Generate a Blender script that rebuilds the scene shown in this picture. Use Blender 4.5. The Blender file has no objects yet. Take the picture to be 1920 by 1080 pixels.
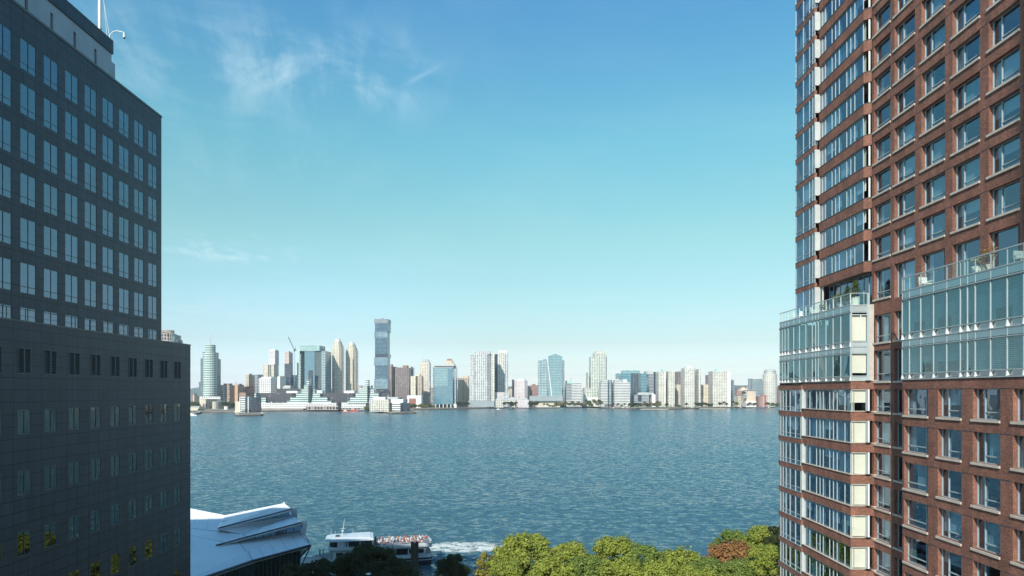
import bpy, math, random
from mathutils import Vector, Matrix
random.seed(7)
R = math.radians
scene = bpy.context.scene
COL = scene.collection
# ------------------------------------------------------------------ camera, sky, sun
H = 42.0          # eye height over the river
F = 1280.0        # focal length in photo pixels
HZ = 733.0        # horizon row in the photo
cam_d = bpy.data.cameras.new('camera'); cam = bpy.data.objects.new('camera', cam_d); COL.objects.link(cam)
cam_d.sensor_width = 36; cam_d.lens = 24.0; cam_d.shift_y = (HZ-540)/1920
cam_d.clip_start = 0.5; cam_d.clip_end = 60000
cam.location = (0, 0, H); cam.rotation_euler = (R(90), 0, 0)
scene.camera = cam
scene.render.resolution_x = 1024; scene.render.resolution_y = 576
SUN_EL = 36.5; SUN_AZ = 21.0      # light travels towards (+sin, +cos, -tan)
scene.view_settings.view_transform = 'Standard'; scene.view_settings.look = 'None'
scene.view_settings.exposure = 0.35; scene.view_settings.gamma = 1
sd = bpy.data.lights.new('sun', 'SUN'); sd.energy = 4.4; sd.angle = R(0.5); sd.color = (1.0, 0.94, 0.85)
so = bpy.data.objects.new('sun', sd); COL.objects.link(so)
dirv = Vector((math.sin(R(SUN_AZ))*math.cos(R(SUN_EL)), math.cos(R(SUN_AZ))*math.cos(R(SUN_EL)), -math.sin(R(SUN_EL))))
so.rotation_euler = dirv.to_track_quat('-Z', 'Y').to_euler(); so.location = (-50, -50, 200)

class NT:
    """tiny node-expression helper"""
    def __init__(s, nt): s.nt = nt
    def n(s, t, **kw):
        nd = s.nt.nodes.new(t)
        for k, v in kw.items():
            if k.startswith('i_'): s.put(nd.inputs[k[2:].replace('_', ' ')], v)
            else: setattr(nd, k, v)
        return nd
    def put(s, inp, v):
        if hasattr(v, 'links') or isinstance(v, bpy.types.NodeSocket): s.nt.links.new(v, inp)
        else:
            if isinstance(v, (tuple, list)) and len(v) == 3 and inp.type == 'RGBA': v = (*v, 1)
            inp.default_value = v
    def m(s, op, a, b=None, c=None, clamp=False):
        nd = s.nt.nodes.new('ShaderNodeMath'); nd.operation = op; nd.use_clamp = clamp
        s.put(nd.inputs[0], a)
        if b is not None: s.put(nd.inputs[1], b)
        if c is not None: s.put(nd.inputs[2], c)
        return nd.outputs[0]
    def mix(s, f, a, b, blend='MIX'):
        nd = s.nt.nodes.new('ShaderNodeMix'); nd.data_type = 'RGBA'; nd.blend_type = blend
        s.put(nd.inputs[0], f); s.put(nd.inputs[6], a); s.put(nd.inputs[7], b)
        return nd.outputs[2]
    def ss(s, x, lo, hi):
        nd = s.nt.nodes.new('ShaderNodeMapRange'); nd.interpolation_type = 'SMOOTHSTEP'
        s.put(nd.inputs[0], x); nd.inputs[1].default_value = lo; nd.inputs[2].default_value = hi
        return nd.outputs[0]
    def noise(s, vec, scale, detail=3, rough=.5, dist=0):
        nd = s.nt.nodes.new('ShaderNodeTexNoise'); s.put(nd.inputs['Vector'], vec)
        nd.inputs['Scale'].default_value = scale; nd.inputs['Detail'].default_value = detail
        nd.inputs['Roughness'].default_value = rough; nd.inputs['Distortion'].default_value = dist
        return nd.outputs[0]
    def sep(s, v):
        nd = s.nt.nodes.new('ShaderNodeSeparateXYZ'); s.put(nd.inputs[0], v); return nd.outputs
    def comb(s, x, y, z):
        nd = s.nt.nodes.new('ShaderNodeCombineXYZ')
        for i, v in enumerate((x, y, z)): s.put(nd.inputs[i], v)
        return nd.outputs[0]

w = bpy.data.worlds.new('World'); scene.world = w; w.use_nodes = True
nt = w.node_tree; nt.nodes.clear(); T = NT(nt)
sky = T.n('ShaderNodeTexSky', sky_type='NISHITA'); sky.sun_disc = False
sky.sun_elevation = R(SUN_EL); sky.sun_rotation = R(180+SUN_AZ)
sky.altitude = 30; sky.air_density = 1.0; sky.dust_density = 0.35; sky.ozone_density = 2.2
tc = T.n('ShaderNodeTexCoord'); sx, sy, sz = T.sep(tc.outputs['Generated'])
zc = T.m('MAXIMUM', sz, 0.02)
u = T.m('DIVIDE', sx, zc); v = T.m('DIVIDE', sy, zc)          # position on a high cirrus layer
uv = T.comb(T.m('MULTIPLY', u, 1.0), T.m('MULTIPLY', v, .75), 0)
n1 = T.noise(uv, 2.2, 9, .62, 1.2); n2 = T.noise(T.comb(T.m('MULTIPLY_ADD', v, .8, T.m('MULTIPLY', u, .5)), T.m('MULTIPLY_ADD', u, 5.0, T.m('MULTIPLY', v, 1.3)), 3), 1.4, 7, .62, .6)
def patch(cu, cv, ru, rv, a=0):
    du = T.m('SUBTRACT', u, cu); dv = T.m('SUBTRACT', v, cv)
    c_, s_ = math.cos(a), math.sin(a)
    a1 = T.m('DIVIDE', T.m('ADD', T.m('MULTIPLY', du, c_), T.m('MULTIPLY', dv, s_)), ru)
    b1 = T.m('DIVIDE', T.m('SUBTRACT', T.m('MULTIPLY', dv, c_), T.m('MULTIPLY', du, s_)), rv)
    d = T.m('ADD', T.m('MULTIPLY', a1, a1), T.m('MULTIPLY', b1, b1))
    return T.m('EXPONENT', T.m('MULTIPLY', d, -1.0))
def at(px, py): return ((px-960)/(HZ-py), F/(HZ-py))
P1 = patch(*at(600, 140), .34, .30, .5); P2 = patch(*at(270, 120), .3, .35, 0)
P3 = patch(*at(395, 470), .55, .42, 0); P4 = patch(*at(350, 580), 1.6, 1.6, 0)
P5 = patch(*at(500, 300), .45, .35, .3); P6 = patch(*at(790, 142), .085, .012, -.80)
wsum = T.m('ADD', T.m('ADD', T.m('MULTIPLY', P1, 1.0), T.m('MULTIPLY', P2, .62)), T.m('ADD', T.m('MULTIPLY', P3, 1.35), T.m('ADD', T.m('MULTIPLY', P4, .45), T.m('MULTIPLY', P5, .28))))
wsp = T.m('ADD', T.m('MULTIPLY', n1, .62), T.m('MULTIPLY', n2, .38))
wisp = T.ss(wsp, .44, .68)
cl = T.m('MULTIPLY', T.m('MULTIPLY', wisp, wsum), .48)
veil = T.m('MULTIPLY', T.ss(T.noise(uv, .5, 5, .6, .5), .45, .75), .10)
cl = T.m('ADD', T.m('ADD', cl, veil), T.m('MULTIPLY', P6, .14), clamp=True)
rp = T.n('ShaderNodeValToRGB'); T.put(rp.inputs[0], sz); el = rp.color_ramp.elements
GR_ = [(0.0, (1.28, 1.36, 1.78)), (.018, (1.15, 1.22, 1.48)), (.035, (.90, .94, 1.06)), (.07, (.78, .80, .77)), (.216, (.88, 1.13, .80)), (.34, (.747, 1.32, 1.02)), (.494, (.574, 1.23, 1.28)), (1.0, (.55, 1.0, 1.25))]
el[0].position = 0; el[1].position = 1
for _ in GR_[1:-1]: el.new(.5)
for e_, (p_, c_) in zip(el, GR_): e_.position = p_; e_.color = (c_[0]*.5, c_[1]*.5, c_[2]*.5, 1)
skyc = T.mix(1.0, sky.outputs[0], rp.outputs[0], 'MULTIPLY'); skyc = T.mix(1.0, skyc, (2, 2, 2), 'MULTIPLY')
azf = T.m('MULTIPLY', T.ss(T.m('MULTIPLY', sx, -1.0), -.02, .30), T.m('SUBTRACT', 1.0, T.ss(sz, .02, .32)))
azm = T.m('MULTIPLY_ADD', azf, .13, 1.0); azb = T.m('MULTIPLY_ADD', azf, .22, 1.0); skyc = T.mix(1.0, skyc, T.comb(T.m('MULTIPLY_ADD', azf, .08, 1.0), azm, azb), 'MULTIPLY')
ccol = T.mix(cl, skyc, (5.6, 6.9, 7.3))
bg = T.n('ShaderNodeBackground'); T.put(bg.inputs[0], ccol); bg.inputs[1].default_value = 0.12
ow = T.n('ShaderNodeOutputWorld'); nt.links.new(bg.outputs[0], ow.inputs[0])

# ------------------------------------------------------------------ helpers
class MB:
    def __init__(s): s.v = []; s.f = []; s.mi = []; s.mats = []
    def mid(s, m):
        if m not in s.mats: s.mats.append(m)
        return s.mats.index(m)
    def face(s, pts, m):
        i = len(s.v); s.v += [tuple(p) for p in pts]; s.f.append(tuple(range(i, i+len(pts)))); s.mi.append(s.mid(m))
    def box(s, x0, x1, y0, y1, z0, z1, m):
        if x0 > x1: x0, x1 = x1, x0
        if y0 > y1: y0, y1 = y1, y0
        if z0 > z1: z0, z1 = z1, z0
        s.prism([(x0, y0), (x1, y0), (x1, y1), (x0, y1)], z0, z1, m)
    def prism(s, poly, z0, z1, m, mtop=None, poly2=None):
        p2 = poly2 or poly; n = len(poly); i = len(s.v); k = s.mid(m)
        s.v += [(x, y, z0) for x, y in poly] + [(x, y, z1) for x, y in p2]
        for j in range(n):
            jj = (j+1) % n; s.f.append((i+j, i+jj, i+n+jj, i+n+j)); s.mi.append(k)
        s.f.append(tuple(i+n+j for j in range(n))); s.mi.append(s.mid(mtop or m))
        s.f.append(tuple(i+j for j in reversed(range(n)))); s.mi.append(k)
    def cyl(s, x, y, z0, z1, r, m, n=12, r2=None):
        r2 = r if r2 is None else r2
        a = [(x+r*math.cos(2*math.pi*j/n), y+r*math.sin(2*math.pi*j/n)) for j in range(n)]
        b = [(x+r2*math.cos(2*math.pi*j/n), y+r2*math.sin(2*math.pi*j/n)) for j in range(n)]
        s.prism(a, z0, z1, m, poly2=b)
    def tube(s, p, q, r, m, r2=None, n=6):
        p = Vector(p); q = Vector(q); r2 = r if r2 is None else r2
        d = (q-p).normalized(); a = d.orthogonal().normalized(); b = d.cross(a)
        i = len(s.v); k = s.mid(m)
        for c, rr in ((p, r), (q, r2)):
            for j in range(n):
                t = 2*math.pi*j/n; s.v.append(tuple(c+a*math.cos(t)*rr+b*math.sin(t)*rr))
        for j in range(n):
            jj = (j+1) % n; s.f.append((i+j, i+jj, i+n+jj, i+n+j)); s.mi.append(k)
        s.f.append(tuple(i+n+j for j in range(n))); s.mi.append(k)
        s.f.append(tuple(i+j for j in reversed(range(n)))); s.mi.append(k)
    def slab(s, pts, t, m):
        """thin plate: polygon of 3-D points thickened downwards by t"""
        n = len(pts); lo = [(p[0], p[1], p[2]-t) for p in pts]; k = s.mid(m); i = len(s.v)
        s.v += [tuple(p) for p in pts]+lo
        s.f.append(tuple(range(i, i+n))); s.mi.append(k)
        s.f.append(tuple(i+n+j for j in reversed(range(n)))); s.mi.append(k)
        for j in range(n):
            jj = (j+1) % n; s.f.append((i+j, i+n+j, i+n+jj, i+jj)); s.mi.append(k)
    def build(s, name, parent=None, org=None, smooth=False):
        me = bpy.data.meshes.new(name)
        o3 = Vector(org) if org is not None else (parent_loc(parent) if parent else Vector((0, 0, 0)))
        me.from_pydata([(x-o3.x, y-o3.y, z-o3.z) for x, y, z in s.v], [], s.f)
        for m in s.mats: me.materials.append(m)
        me.polygons.foreach_set('material_index', s.mi)
        if smooth: me.polygons.foreach_set('use_smooth', [True]*len(s.f))
        me.update()
        o = bpy.data.objects.new(name, me); COL.objects.link(o)
        if parent: o.parent = parent
        elif org is not None: o.location = org
        return o
LOC = {}
def parent_loc(p):
    while p.parent: p = p.parent
    return Vector(p.location)
def tag(o, label=None, cat=None, group=None, kind=None):
    if label: o['label'] = label
    if cat: o['category'] = cat
    if group: o['group'] = group
    if kind: o['kind'] = kind
    return o
def empty(name, loc, label=None, cat=None, group=None, rz=0):
    o = bpy.data.objects.new(name, None); COL.objects.link(o); o.location = loc; o.rotation_euler = (0, 0, rz)
    o.empty_display_size = 1
    return tag(o, label, cat, group)
def copy_tree(o, parent=None, loc=None):
    c = o.copy(); COL.objects.link(c); c.parent = parent
    if loc is not None: c.location = loc
    for ch in list(o.children): copy_tree(ch, c)
    return c
def W(px, py, Y): return ((px-960)*Y/F, Y, H+(HZ-py)*Y/F)

# ------------------------------------------------------------------ materials
MATS = {}
def newmat(name):
    m = bpy.data.materials.new(name); m.use_nodes = True; m.node_tree.nodes.clear(); t = NT(m.node_tree)
    MATS[name] = m
    return m, t
def finish(t, col, rough=.6, spec=.5, metal=0, bump=None, **kw):
    p = t.n('ShaderNodeBsdfPrincipled'); t.put(p.inputs['Base Color'], col); t.put(p.inputs['Roughness'], rough)
    t.put(p.inputs['Metallic'], metal); p.inputs['Specular IOR Level'].default_value = spec
    for k, v in kw.items(): t.put(p.inputs[k.replace('_', ' ')], v)
    if bump is not None: t.nt.links.new(bump, p.inputs['Normal'])
    o = t.n('ShaderNodeOutputMaterial'); t.nt.links.new(p.outputs[0], o.inputs[0]); return p
def plain(name, c, rough=.6, var=.12, scale=.7, spec=.4, metal=0):
    m, t = newmat(name); tcn = t.n('ShaderNodeTexCoord')
    n = t.noise(tcn.outputs['Object'], scale, 5, .6)
    lo = tuple(x*(1-var) for x in c); hi = tuple(min(1, x*(1+var)) for x in c)
    finish(t, t.mix(t.ss(n, .3, .7), lo, hi), rough, spec, metal); return m
def wall_uv(t):
    tcn = t.n('ShaderNodeTexCoord'); ox, oy, oz = t.sep(tcn.outputs['Object']); nx, ny, nz = t.sep(tcn.outputs['Normal'])
    uu = t.m('SUBTRACT', t.m('MULTIPLY', oy, nx), t.m('MULTIPLY', ox, ny))
    return tcn, uu, oz, t.m('LESS_THAN', t.m('ABSOLUTE', nz), .5)
def facade(name, wall, glass, fh=3.2, bw=3.0, wh=.5, ww=.55, blind=.25, grough=.12, wrough=.75, uoff=.0, roofc=(.35, .34, .32), mull=0, gspec=.8):
    """masonry or metal skin of a distant building with its grid of windows"""
    m, t = newmat(name); tcn, uu, oz, side = wall_uv(t)
    a = t.m('ADD', t.m('DIVIDE', uu, bw), .5+uoff); b = t.m('DIVIDE', oz, fh)
    fa = t.m('FRACT', a); fb = t.m('FRACT', b)
    wn = t.n('ShaderNodeTexWhiteNoise', noise_dimensions='2D'); t.put(wn.inputs['Vector'], t.comb(t.m('FLOOR', a), t.m('FLOOR', b), 0))
    rnd = wn.outputs[0]
    mk = t.m('MULTIPLY', t.m('LESS_THAN', t.m('ABSOLUTE', t.m('SUBTRACT', fa, .5)), ww/2), t.m('LESS_THAN', t.m('ABSOLUTE', t.m('SUBTRACT', fb, .5)), wh/2))
    mk = t.m('MULTIPLY', mk, side)
    n = t.noise(tcn.outputs['Object'], .05, 4, .6)
    wc = t.mix(t.ss(n, .3, .7), tuple(x*.9 for x in wall), tuple(min(1, x*1.08) for x in wall))
    wc = t.mix(side, roofc, wc)
    gc = t.mix(t.m('GREATER_THAN', rnd, 1-blind), glass, tuple(.45*x+.25 for x in wall))
    gc = t.mix(t.m('MULTIPLY', rnd, .5), gc, tuple(x*.5 for x in glass))
    p = finish(t, t.mix(mk, wc, gc), t.m('SUBTRACT', wrough, t.m('MULTIPLY', mk, wrough-grough)), gspec)
    return m
def paneled(name, c, pu, pv, jw=.03, rough=.35, spec=.5, var=.1, jd=.35, vo=0.):
    m, t = newmat(name); tcn, uu, oz, side = wall_uv(t)
    a = t.m('DIVIDE', uu, pu); b = t.m('ADD', t.m('DIVIDE', oz, pv), vo)
    la = t.m('LESS_THAN', t.m('FRACT', a), jw/pu); lb = t.m('LESS_THAN', t.m('FRACT', b), jw/pv)
    ln = t.m('MAXIMUM', la, lb)
    wn = t.n('ShaderNodeTexWhiteNoise', noise_dimensions='2D'); t.put(wn.inputs['Vector'], t.comb(t.m('FLOOR', a), t.m('FLOOR', b), 0))
    n = t.noise(tcn.outputs['Object'], .35, 6, .65)
    ns = t.noise(t.comb(t.m('MULTIPLY', uu, 1.6), t.m('MULTIPLY', oz, .10), 0), 1.0, 5, .65)
    k = t.m('ADD', t.m('MULTIPLY', wn.outputs[0], .35), t.m('ADD', t.m('MULTIPLY', n, .25), t.m('MULTIPLY', t.ss(ns, .35, .7), .4)))
    cc = t.mix(k, tuple(x*(1-var) for x in c), tuple(x*(1+var) for x in c))
    cc = t.mix(ln, cc, tuple(x*jd for x in c))
    finish(t, cc, rough, spec); return m
def brick_mat(name, c1, c2, mortar, bw=.24, bh=.085):
    m, t = newmat(name); tcn, uu, oz, side = wall_uv(t)
    b = t.n('ShaderNodeTexBrick'); t.put(b.inputs['Vector'], t.comb(uu, oz, 0))
    b.inputs['Scale'].default_value = 1.0; b.inputs['Brick Width'].default_value = bw; b.inputs['Row Height'].default_value = bh
    b.inputs['Mortar Size'].default_value = .009; b.inputs['Bias'].default_value = -.1
    b.inputs['Color1'].default_value = (*c1, 1); b.inputs['Color2'].default_value = (*c2, 1); b.inputs['Mortar'].default_value = (*mortar, 1)
    n = t.noise(tcn.outputs['Object'], .5, 6, .7); n2 = t.noise(t.comb(t.m('MULTIPLY', uu, 4.0), t.m('MULTIPLY', oz, 12.0), 0), 1.0, 2, .6)
    st_ = t.noise(t.comb(t.m('MULTIPLY', uu, 1.3), t.m('MULTIPLY', oz, .12), 0), 1.0, 4, .6); cc = t.mix(t.ss(n, .3, .7), (.78, .77, .78), (1.14, 1.1, 1.08)); cc = t.mix(1, cc, t.mix(t.ss(st_, .35, .7), (.84, .84, .85), (1.1, 1.08, 1.06)), 'MULTIPLY'); cc = t.mix(1, b.outputs[0], cc, 'MULTIPLY')
    cc = t.mix(1, cc, t.mix(t.ss(n2, .35, .7), (.78, .78, .8), (1.2, 1.15, 1.1)), 'MULTIPLY')
    finish(t, cc, .85, .25); return m
def glass_mat(name, tint=(.62, .74, .72), ior=2.1, rough=.01, wob=.004, gc=(.78, .90, 1)):
    m, t = newmat(name); ge_ = t.n('ShaderNodeNewGeometry')
    tr = t.n('ShaderNodeBsdfTransparent'); tr.inputs[0].default_value = (*tint, 1)
    gl = t.n('ShaderNodeBsdfGlossy'); gl.inputs['Roughness'].default_value = rough; gl.inputs[0].default_value = (*gc, 1)
    fr = t.n('ShaderNodeFresnel'); ge = t.n('ShaderNodeNewGeometry'); t.put(fr.inputs[0], t.m('MULTIPLY_ADD', ge.outputs['Backfacing'], 1/ior-ior, ior))
    tcn = t.n('ShaderNodeTexCoord'); bp = t.n('ShaderNodeBump'); bp.inputs['Distance'].default_value = wob*8; bp.inputs['Strength'].default_value = .25
    t.nt.links.new(t.noise(tcn.outputs['Object'], .7, 1), bp.inputs['Height'])
    oi = t.n('ShaderNodeObjectInfo'); wn = t.n('ShaderNodeTexWhiteNoise', noise_dimensions='2D'); t.put(wn.inputs['Vector'], t.comb(ge_.outputs['Random Per Island'], oi.outputs['Random'], 0))
    v1 = t.n('ShaderNodeVectorMath', operation='MULTIPLY_ADD'); t.put(v1.inputs[0], wn.outputs['Color']); v1.inputs[1].default_value = (.022,)*3; v1.inputs[2].default_value = (-.011,)*3
    v2 = t.n('ShaderNodeVectorMath', operation='ADD'); t.put(v2.inputs[0], v1.outputs[0]); t.put(v2.inputs[1], bp.outputs[0]); v3 = t.n('ShaderNodeVectorMath', operation='NORMALIZE'); t.put(v3.inputs[0], v2.outputs[0])
    t.nt.links.new(v3.outputs[0], gl.inputs['Normal'])
    mx = t.n('ShaderNodeMixShader'); t.nt.links.new(fr.outputs[0], mx.inputs[0]); t.nt.links.new(tr.outputs[0], mx.inputs[1]); t.nt.links.new(gl.outputs[0], mx.inputs[2])
    o = t.n('ShaderNodeOutputMaterial'); t.nt.links.new(mx.outputs[0], o.inputs[0]); return m

M_brick = brick_mat('red brick', (.31, .130, .085), (.175, .080, .060), (.25, .19, .16))
M_brick2 = brick_mat('brown brick', (.20, .10, .07), (.13, .07, .055), (.2, .16, .14))
M_stone = plain('pale stone', (.52, .47, .40), .8, .1, 2)
M_pil = plain('off-white pilaster metal', (.50, .53, .52), .45, .08, 1, .5)
M_white = plain('white painted metal', (.74, .76, .74), .35, .05, 1, .5)
M_fin = plain('pale aluminium fin', (.40, .47, .48), .4, .05, 1, .5)
M_alu = plain('grey aluminium', (.34, .40, .41), .35, .06, 1, .5)
M_dalu = plain('dark aluminium', (.09, .12, .13), .4, .1, 1, .5)
M_glass = glass_mat('window glass', (.48, .64, .74), 3.0, gc=(.62, .80, 1))
M_bayg = glass_mat('teal bay glass', (.42, .62, .64), 2.6, gc=(.62, .90, .95))
M_glassf = glass_mat('clear glass', (.93, .93, .90), 1.5)
M_glassb = glass_mat('balustrade glass', (.80, .92, .88), 1.5)
M_rfl = glass_mat('blue solar glass', (.22, .32, .48), 3.1, .012, gc=(.62, .78, 1))
M_rfl2 = glass_mat('dark solar glass', (.25, .38, .42), 1.9, .012, gc=(.9, 1, 1))
M_spg, _t = newmat('teal spandrel glass'); finish(_t, (.08, .19, .22), .08, 1.0, 0, IOR=2.0)
M_room = plain('room interior', (.045, .055, .07), .9, .5, .4)
M_curt, _t = newmat('curtain')
_tc, _u, _z, _s = wall_uv(_t); _w = _t.m('SINE', _t.m('MULTIPLY', _u, 42)); _b = _t.n('ShaderNodeBump'); _b.inputs['Distance'].default_value = .03; _t.nt.links.new(_w, _b.inputs['Height'])
finish(_t, (.60, .66, .56), .9, .2, bump=_b.outputs[0])
M_curtb = plain('blue grey curtain', (.22, .33, .36), .9, .2, 1.5)
M_shade = plain('white roller blind', (.74, .76, .68), .8, .03, 1)
M_ven, _t = newmat('venetian blind'); _tc, _u, _z, _s = wall_uv(_t)
finish(_t, _t.mix(_t.m('LESS_THAN', _t.m('FRACT', _t.m('DIVIDE', _z, .13)), .4), (.20, .29, .34), (.07, .11, .14)), .6, .3)
M_gran = paneled('dark polished granite', (.056, .069, .098), 1.393, .912, .055, .40, .3, .34, .14)
M_gran2 = paneled('dark granite of the lower block', (.042, .058, .086), 1.4, .866, .055, .38, .3, .34, .14)
M_pmetal = plain('pale metal cladding', (.42, .46, .50), .4, .08, .6, .5)
M_slot = plain('dark slot', (.05, .06, .07), .7)
M_conc = plain('concrete', (.42, .40, .36), .85, .15, .3)
M_roof = plain('roof gravel', (.28, .27, .25), .95, .2, .4)
# ------------------------------------------------------------------ setting: water, shores, hills
m, t = newmat('river water'); M_water = m
tcn = t.n('ShaderNodeTexCoord'); ob = tcn.outputs['Object']; wx, wy, wz = t.sep(ob)
st = t.comb(t.m('MULTIPLY', wx, .7), wy, 0)
hsum_ = t.m('ADD', t.m('MULTIPLY', t.noise(st, .22, 6, .66, .4), 2.0), t.m('ADD', t.m('MULTIPLY', t.noise(st, .8, 4, .6, .3), .85), t.m('MULTIPLY', t.noise(st, 2.6, 2, .5), .14)))
pat = t.noise(t.comb(t.m('MULTIPLY', wx, .35), wy, 0), .010, 4, .6, .5)
def slopes(vec, scale, detail, rough, amp):
    nd = t.n('ShaderNodeTexNoise'); t.put(nd.inputs['Vector'], vec); nd.inputs['Scale'].default_value = scale
    nd.inputs['Detail'].default_value = detail; nd.inputs['Roughness'].default_value = rough; nd.inputs['Distortion'].default_value = .35
    a, b, c = t.sep(nd.outputs['Color']); return t.m('MULTIPLY', t.m('SUBTRACT', a, .5), amp), t.m('MULTIPLY', t.m('SUBTRACT', b, .5), amp)
s1 = slopes(st, .46, 4, .62, .95); s2 = slopes(st, 1.6, 3, .6, .75)
amp = t.m('MULTIPLY_ADD', t.ss(pat, .35, .65), .45, .70)
nx_ = t.m('MULTIPLY', t.m('ADD', s1[0], s2[0]), t.m('MULTIPLY', amp, .8)); ny_ = t.m('SUBTRACT', t.m('MULTIPLY', t.m('ADD', s1[1], s2[1]), amp), .11)
vm = t.n('ShaderNodeVectorMath', operation='NORMALIZE'); t.put(vm.inputs[0], t.comb(nx_, ny_, 1.0))
wc = t.mix(t.ss(pat, .3, .7), (.034, .092, .122), (.046, .108, .136))
wc = t.mix(t.ss(t.noise(st, .35, 3, .6), .5, .75), wc, (.055, .105, .085))
finish(t, wc, .10, .5, bump=vm.outputs[0], IOR=1.33)
mb = MB(); mb.face([(-9000, -400, 0), (9000, -400, 0), (9000, 9000, 0), (-9000, 9000, 0)], M_water)
tag(mb.build('water'), kind='structure')

M_ground = plain('urban ground', (.20, .19, .15), .95, .35, .01)
M_wall = plain('sea wall', (.14, .12, .10), .9, .3, .05)
M_prom = plain('promenade', (.50, .46, .38), .9, .2, .02)
M_grass = plain('park grass', (.13, .17, .06), .95, .35, .03)
def shoreY(py): return H*F/(py-HZ)
shore = [(150, 775), (330, 776), (368, 777), (372, 774.5), (437, 774.5), (443, 781), (489, 780), (487, 772.5), (640, 770.5), (676, 768), (735, 777), (781, 775.5), (765, 769.5), (800, 769), (860, 767.5), (935, 765.5), (1000, 762.5), (1100, 764.5), (1180, 767), (1255, 768.5), (1290, 767), (1360, 765.5), (1462, 763), (1700, 762), (2100, 762)]
poly = []
for px, py in shore:
    Y = shoreY(py); poly.append(((px-960)*Y/F, Y))
mb = MB(); P = [(poly[0][0]-1500, poly[0][1]), *poly, (poly[-1][0]+1500, poly[-1][1]), (12000, 2600), (9000, 9000), (-9000, 9000), (-12000, 2600)]
mb.prism(P, -1, 3.0, M_wall, M_ground)
tag(mb.build('far_shore'), kind='structure')
mb = MB()      # pale promenade strip along the far quay, laid above the ground
pts = poly[2:-2]
for i in range(len(pts)-1):
    (x0, y0), (x1, y1) = pts[i], pts[i+1]
    if abs(x1-x0) < 15: continue
    mb.face([(x0, y0+1, 3.03), (x1, y1+1, 3.03), (x1, y1+13, 3.03), (x0, y0+13, 3.03)], M_prom)
tag(mb.build('promenade'), kind='structure')
mb = MB()
def grassy(px0, py0, px1, py1, d):
    Y0 = shoreY(py0)+5; Y1 = shoreY(py1)+5
    mb.face([((px0-960)*Y0/F, Y0, 3.06), ((px1-960)*Y1/F, Y1, 3.06), ((px1-960)*(Y1+d)/F, Y1+d, 3.06), ((px0-960)*(Y0+d)/F, Y0+d, 3.06)], M_grass)
grassy(1015, 763, 1190, 767, 110); grassy(1190, 767, 1460, 763, 60)
tag(mb.build('park_lawn'), kind='structure')
# hills on the horizon
M_hill = plain('wooded hills', (.10, .13, .11), .95, .3, .004)
mb = MB(); n = 90
def hz(i): 
    x = -6500+13000*i/n
    return x, 62+22*math.sin(i*.31)+14*math.sin(i*.83+1)+6*math.sin(i*2.1)+(25 if x > 2200 else 0)
for i in range(n):
    x0, h0 = hz(i); x1, h1 = hz(i+1)
    mb.face([(x0, 6800, 2.9), (x1, 6800, 2.9), (x1, 7300, h1), (x0, 7300, h0)], M_hill)
    mb.face([(x0, 7300, h0), (x1, 7300, h1), (x1, 8600, 2.9), (x0, 8600, 2.9)], M_hill)
tag(mb.build('hills', smooth=True), kind='structure')
# near bank
M_pave = plain('esplanade paving', (.16, .15, .14), .9, .3, .2)
mb = MB(); mb.prism([(-220, -120), (220, -120), (220, 147), (-220, 147)], -1, 2.2, M_wall, M_pave)
tag(mb.build('near_bank'), kind='structure')
mb = MB(); mb.face([(-40, 104, 2.22), (60, 104, 2.22), (60, 137, 2.22), (-40, 137, 2.22)], plain('lawn', (.07, .10, .03), .95, .4, .5))
tag(mb.build('lawn'), kind='structure')
# foam of the ferry's wake
m, t = newmat('wake foam'); tcn = t.n('ShaderNodeTexCoord'); ob = tcn.outputs['Object']
ox, oy, oz = t.sep(ob)
nn = t.noise(t.comb(t.m('MULTIPLY', ox, .6), oy, 0), .55, 7, .72, 1.0)
ax = t.m('DIVIDE', ox, 15.0); ay = t.m('DIVIDE', oy, 8.5)
rr = t.m('ADD', t.m('MULTIPLY', ax, ax), t.m('MULTIPLY', ay, ay))
edge = t.m('SUBTRACT', 1.0, t.ss(rr, .25, 1.0))
al = t.m('MULTIPLY', t.ss(t.m('ADD', nn, t.m('MULTIPLY', edge, .22)), .60, .76), edge)
p = t.n('ShaderNodeBsdfPrincipled'); p.inputs['Base Color'].default_value = (.72, .76, .70, 1); p.inputs['Roughness'].default_value = .8
t.put(p.inputs['Alpha'], t.m('MULTIPLY', al, .9)); o_ = t.n('ShaderNodeOutputMaterial'); t.nt.links.new(p.outputs[0], o_.inputs[0]); M_foam = m
for (px, py, ex, ey) in ((868, 1026, 1, 1),):
    Y = shoreY(py); mb = MB(); X = (px-960)*Y/F
    N = 14
    for i in range(N):
        for j in range(6):
            x0 = X-15+30*i/N; x1 = X-15+30*(i+1)/N; y0 = Y-8.5+17*j/6; y1 = Y-8.5+17*(j+1)/6
            mb.face([(x0, y0, .05), (x1, y0, .05), (x1, y1, .05), (x0, y1, .05)], M_foam)
    tag(mb.build('wake_foam', org=(X, Y, 0)), 'white churned foam trailing on the water behind the ferry stern', 'foam', kind='stuff')

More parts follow.
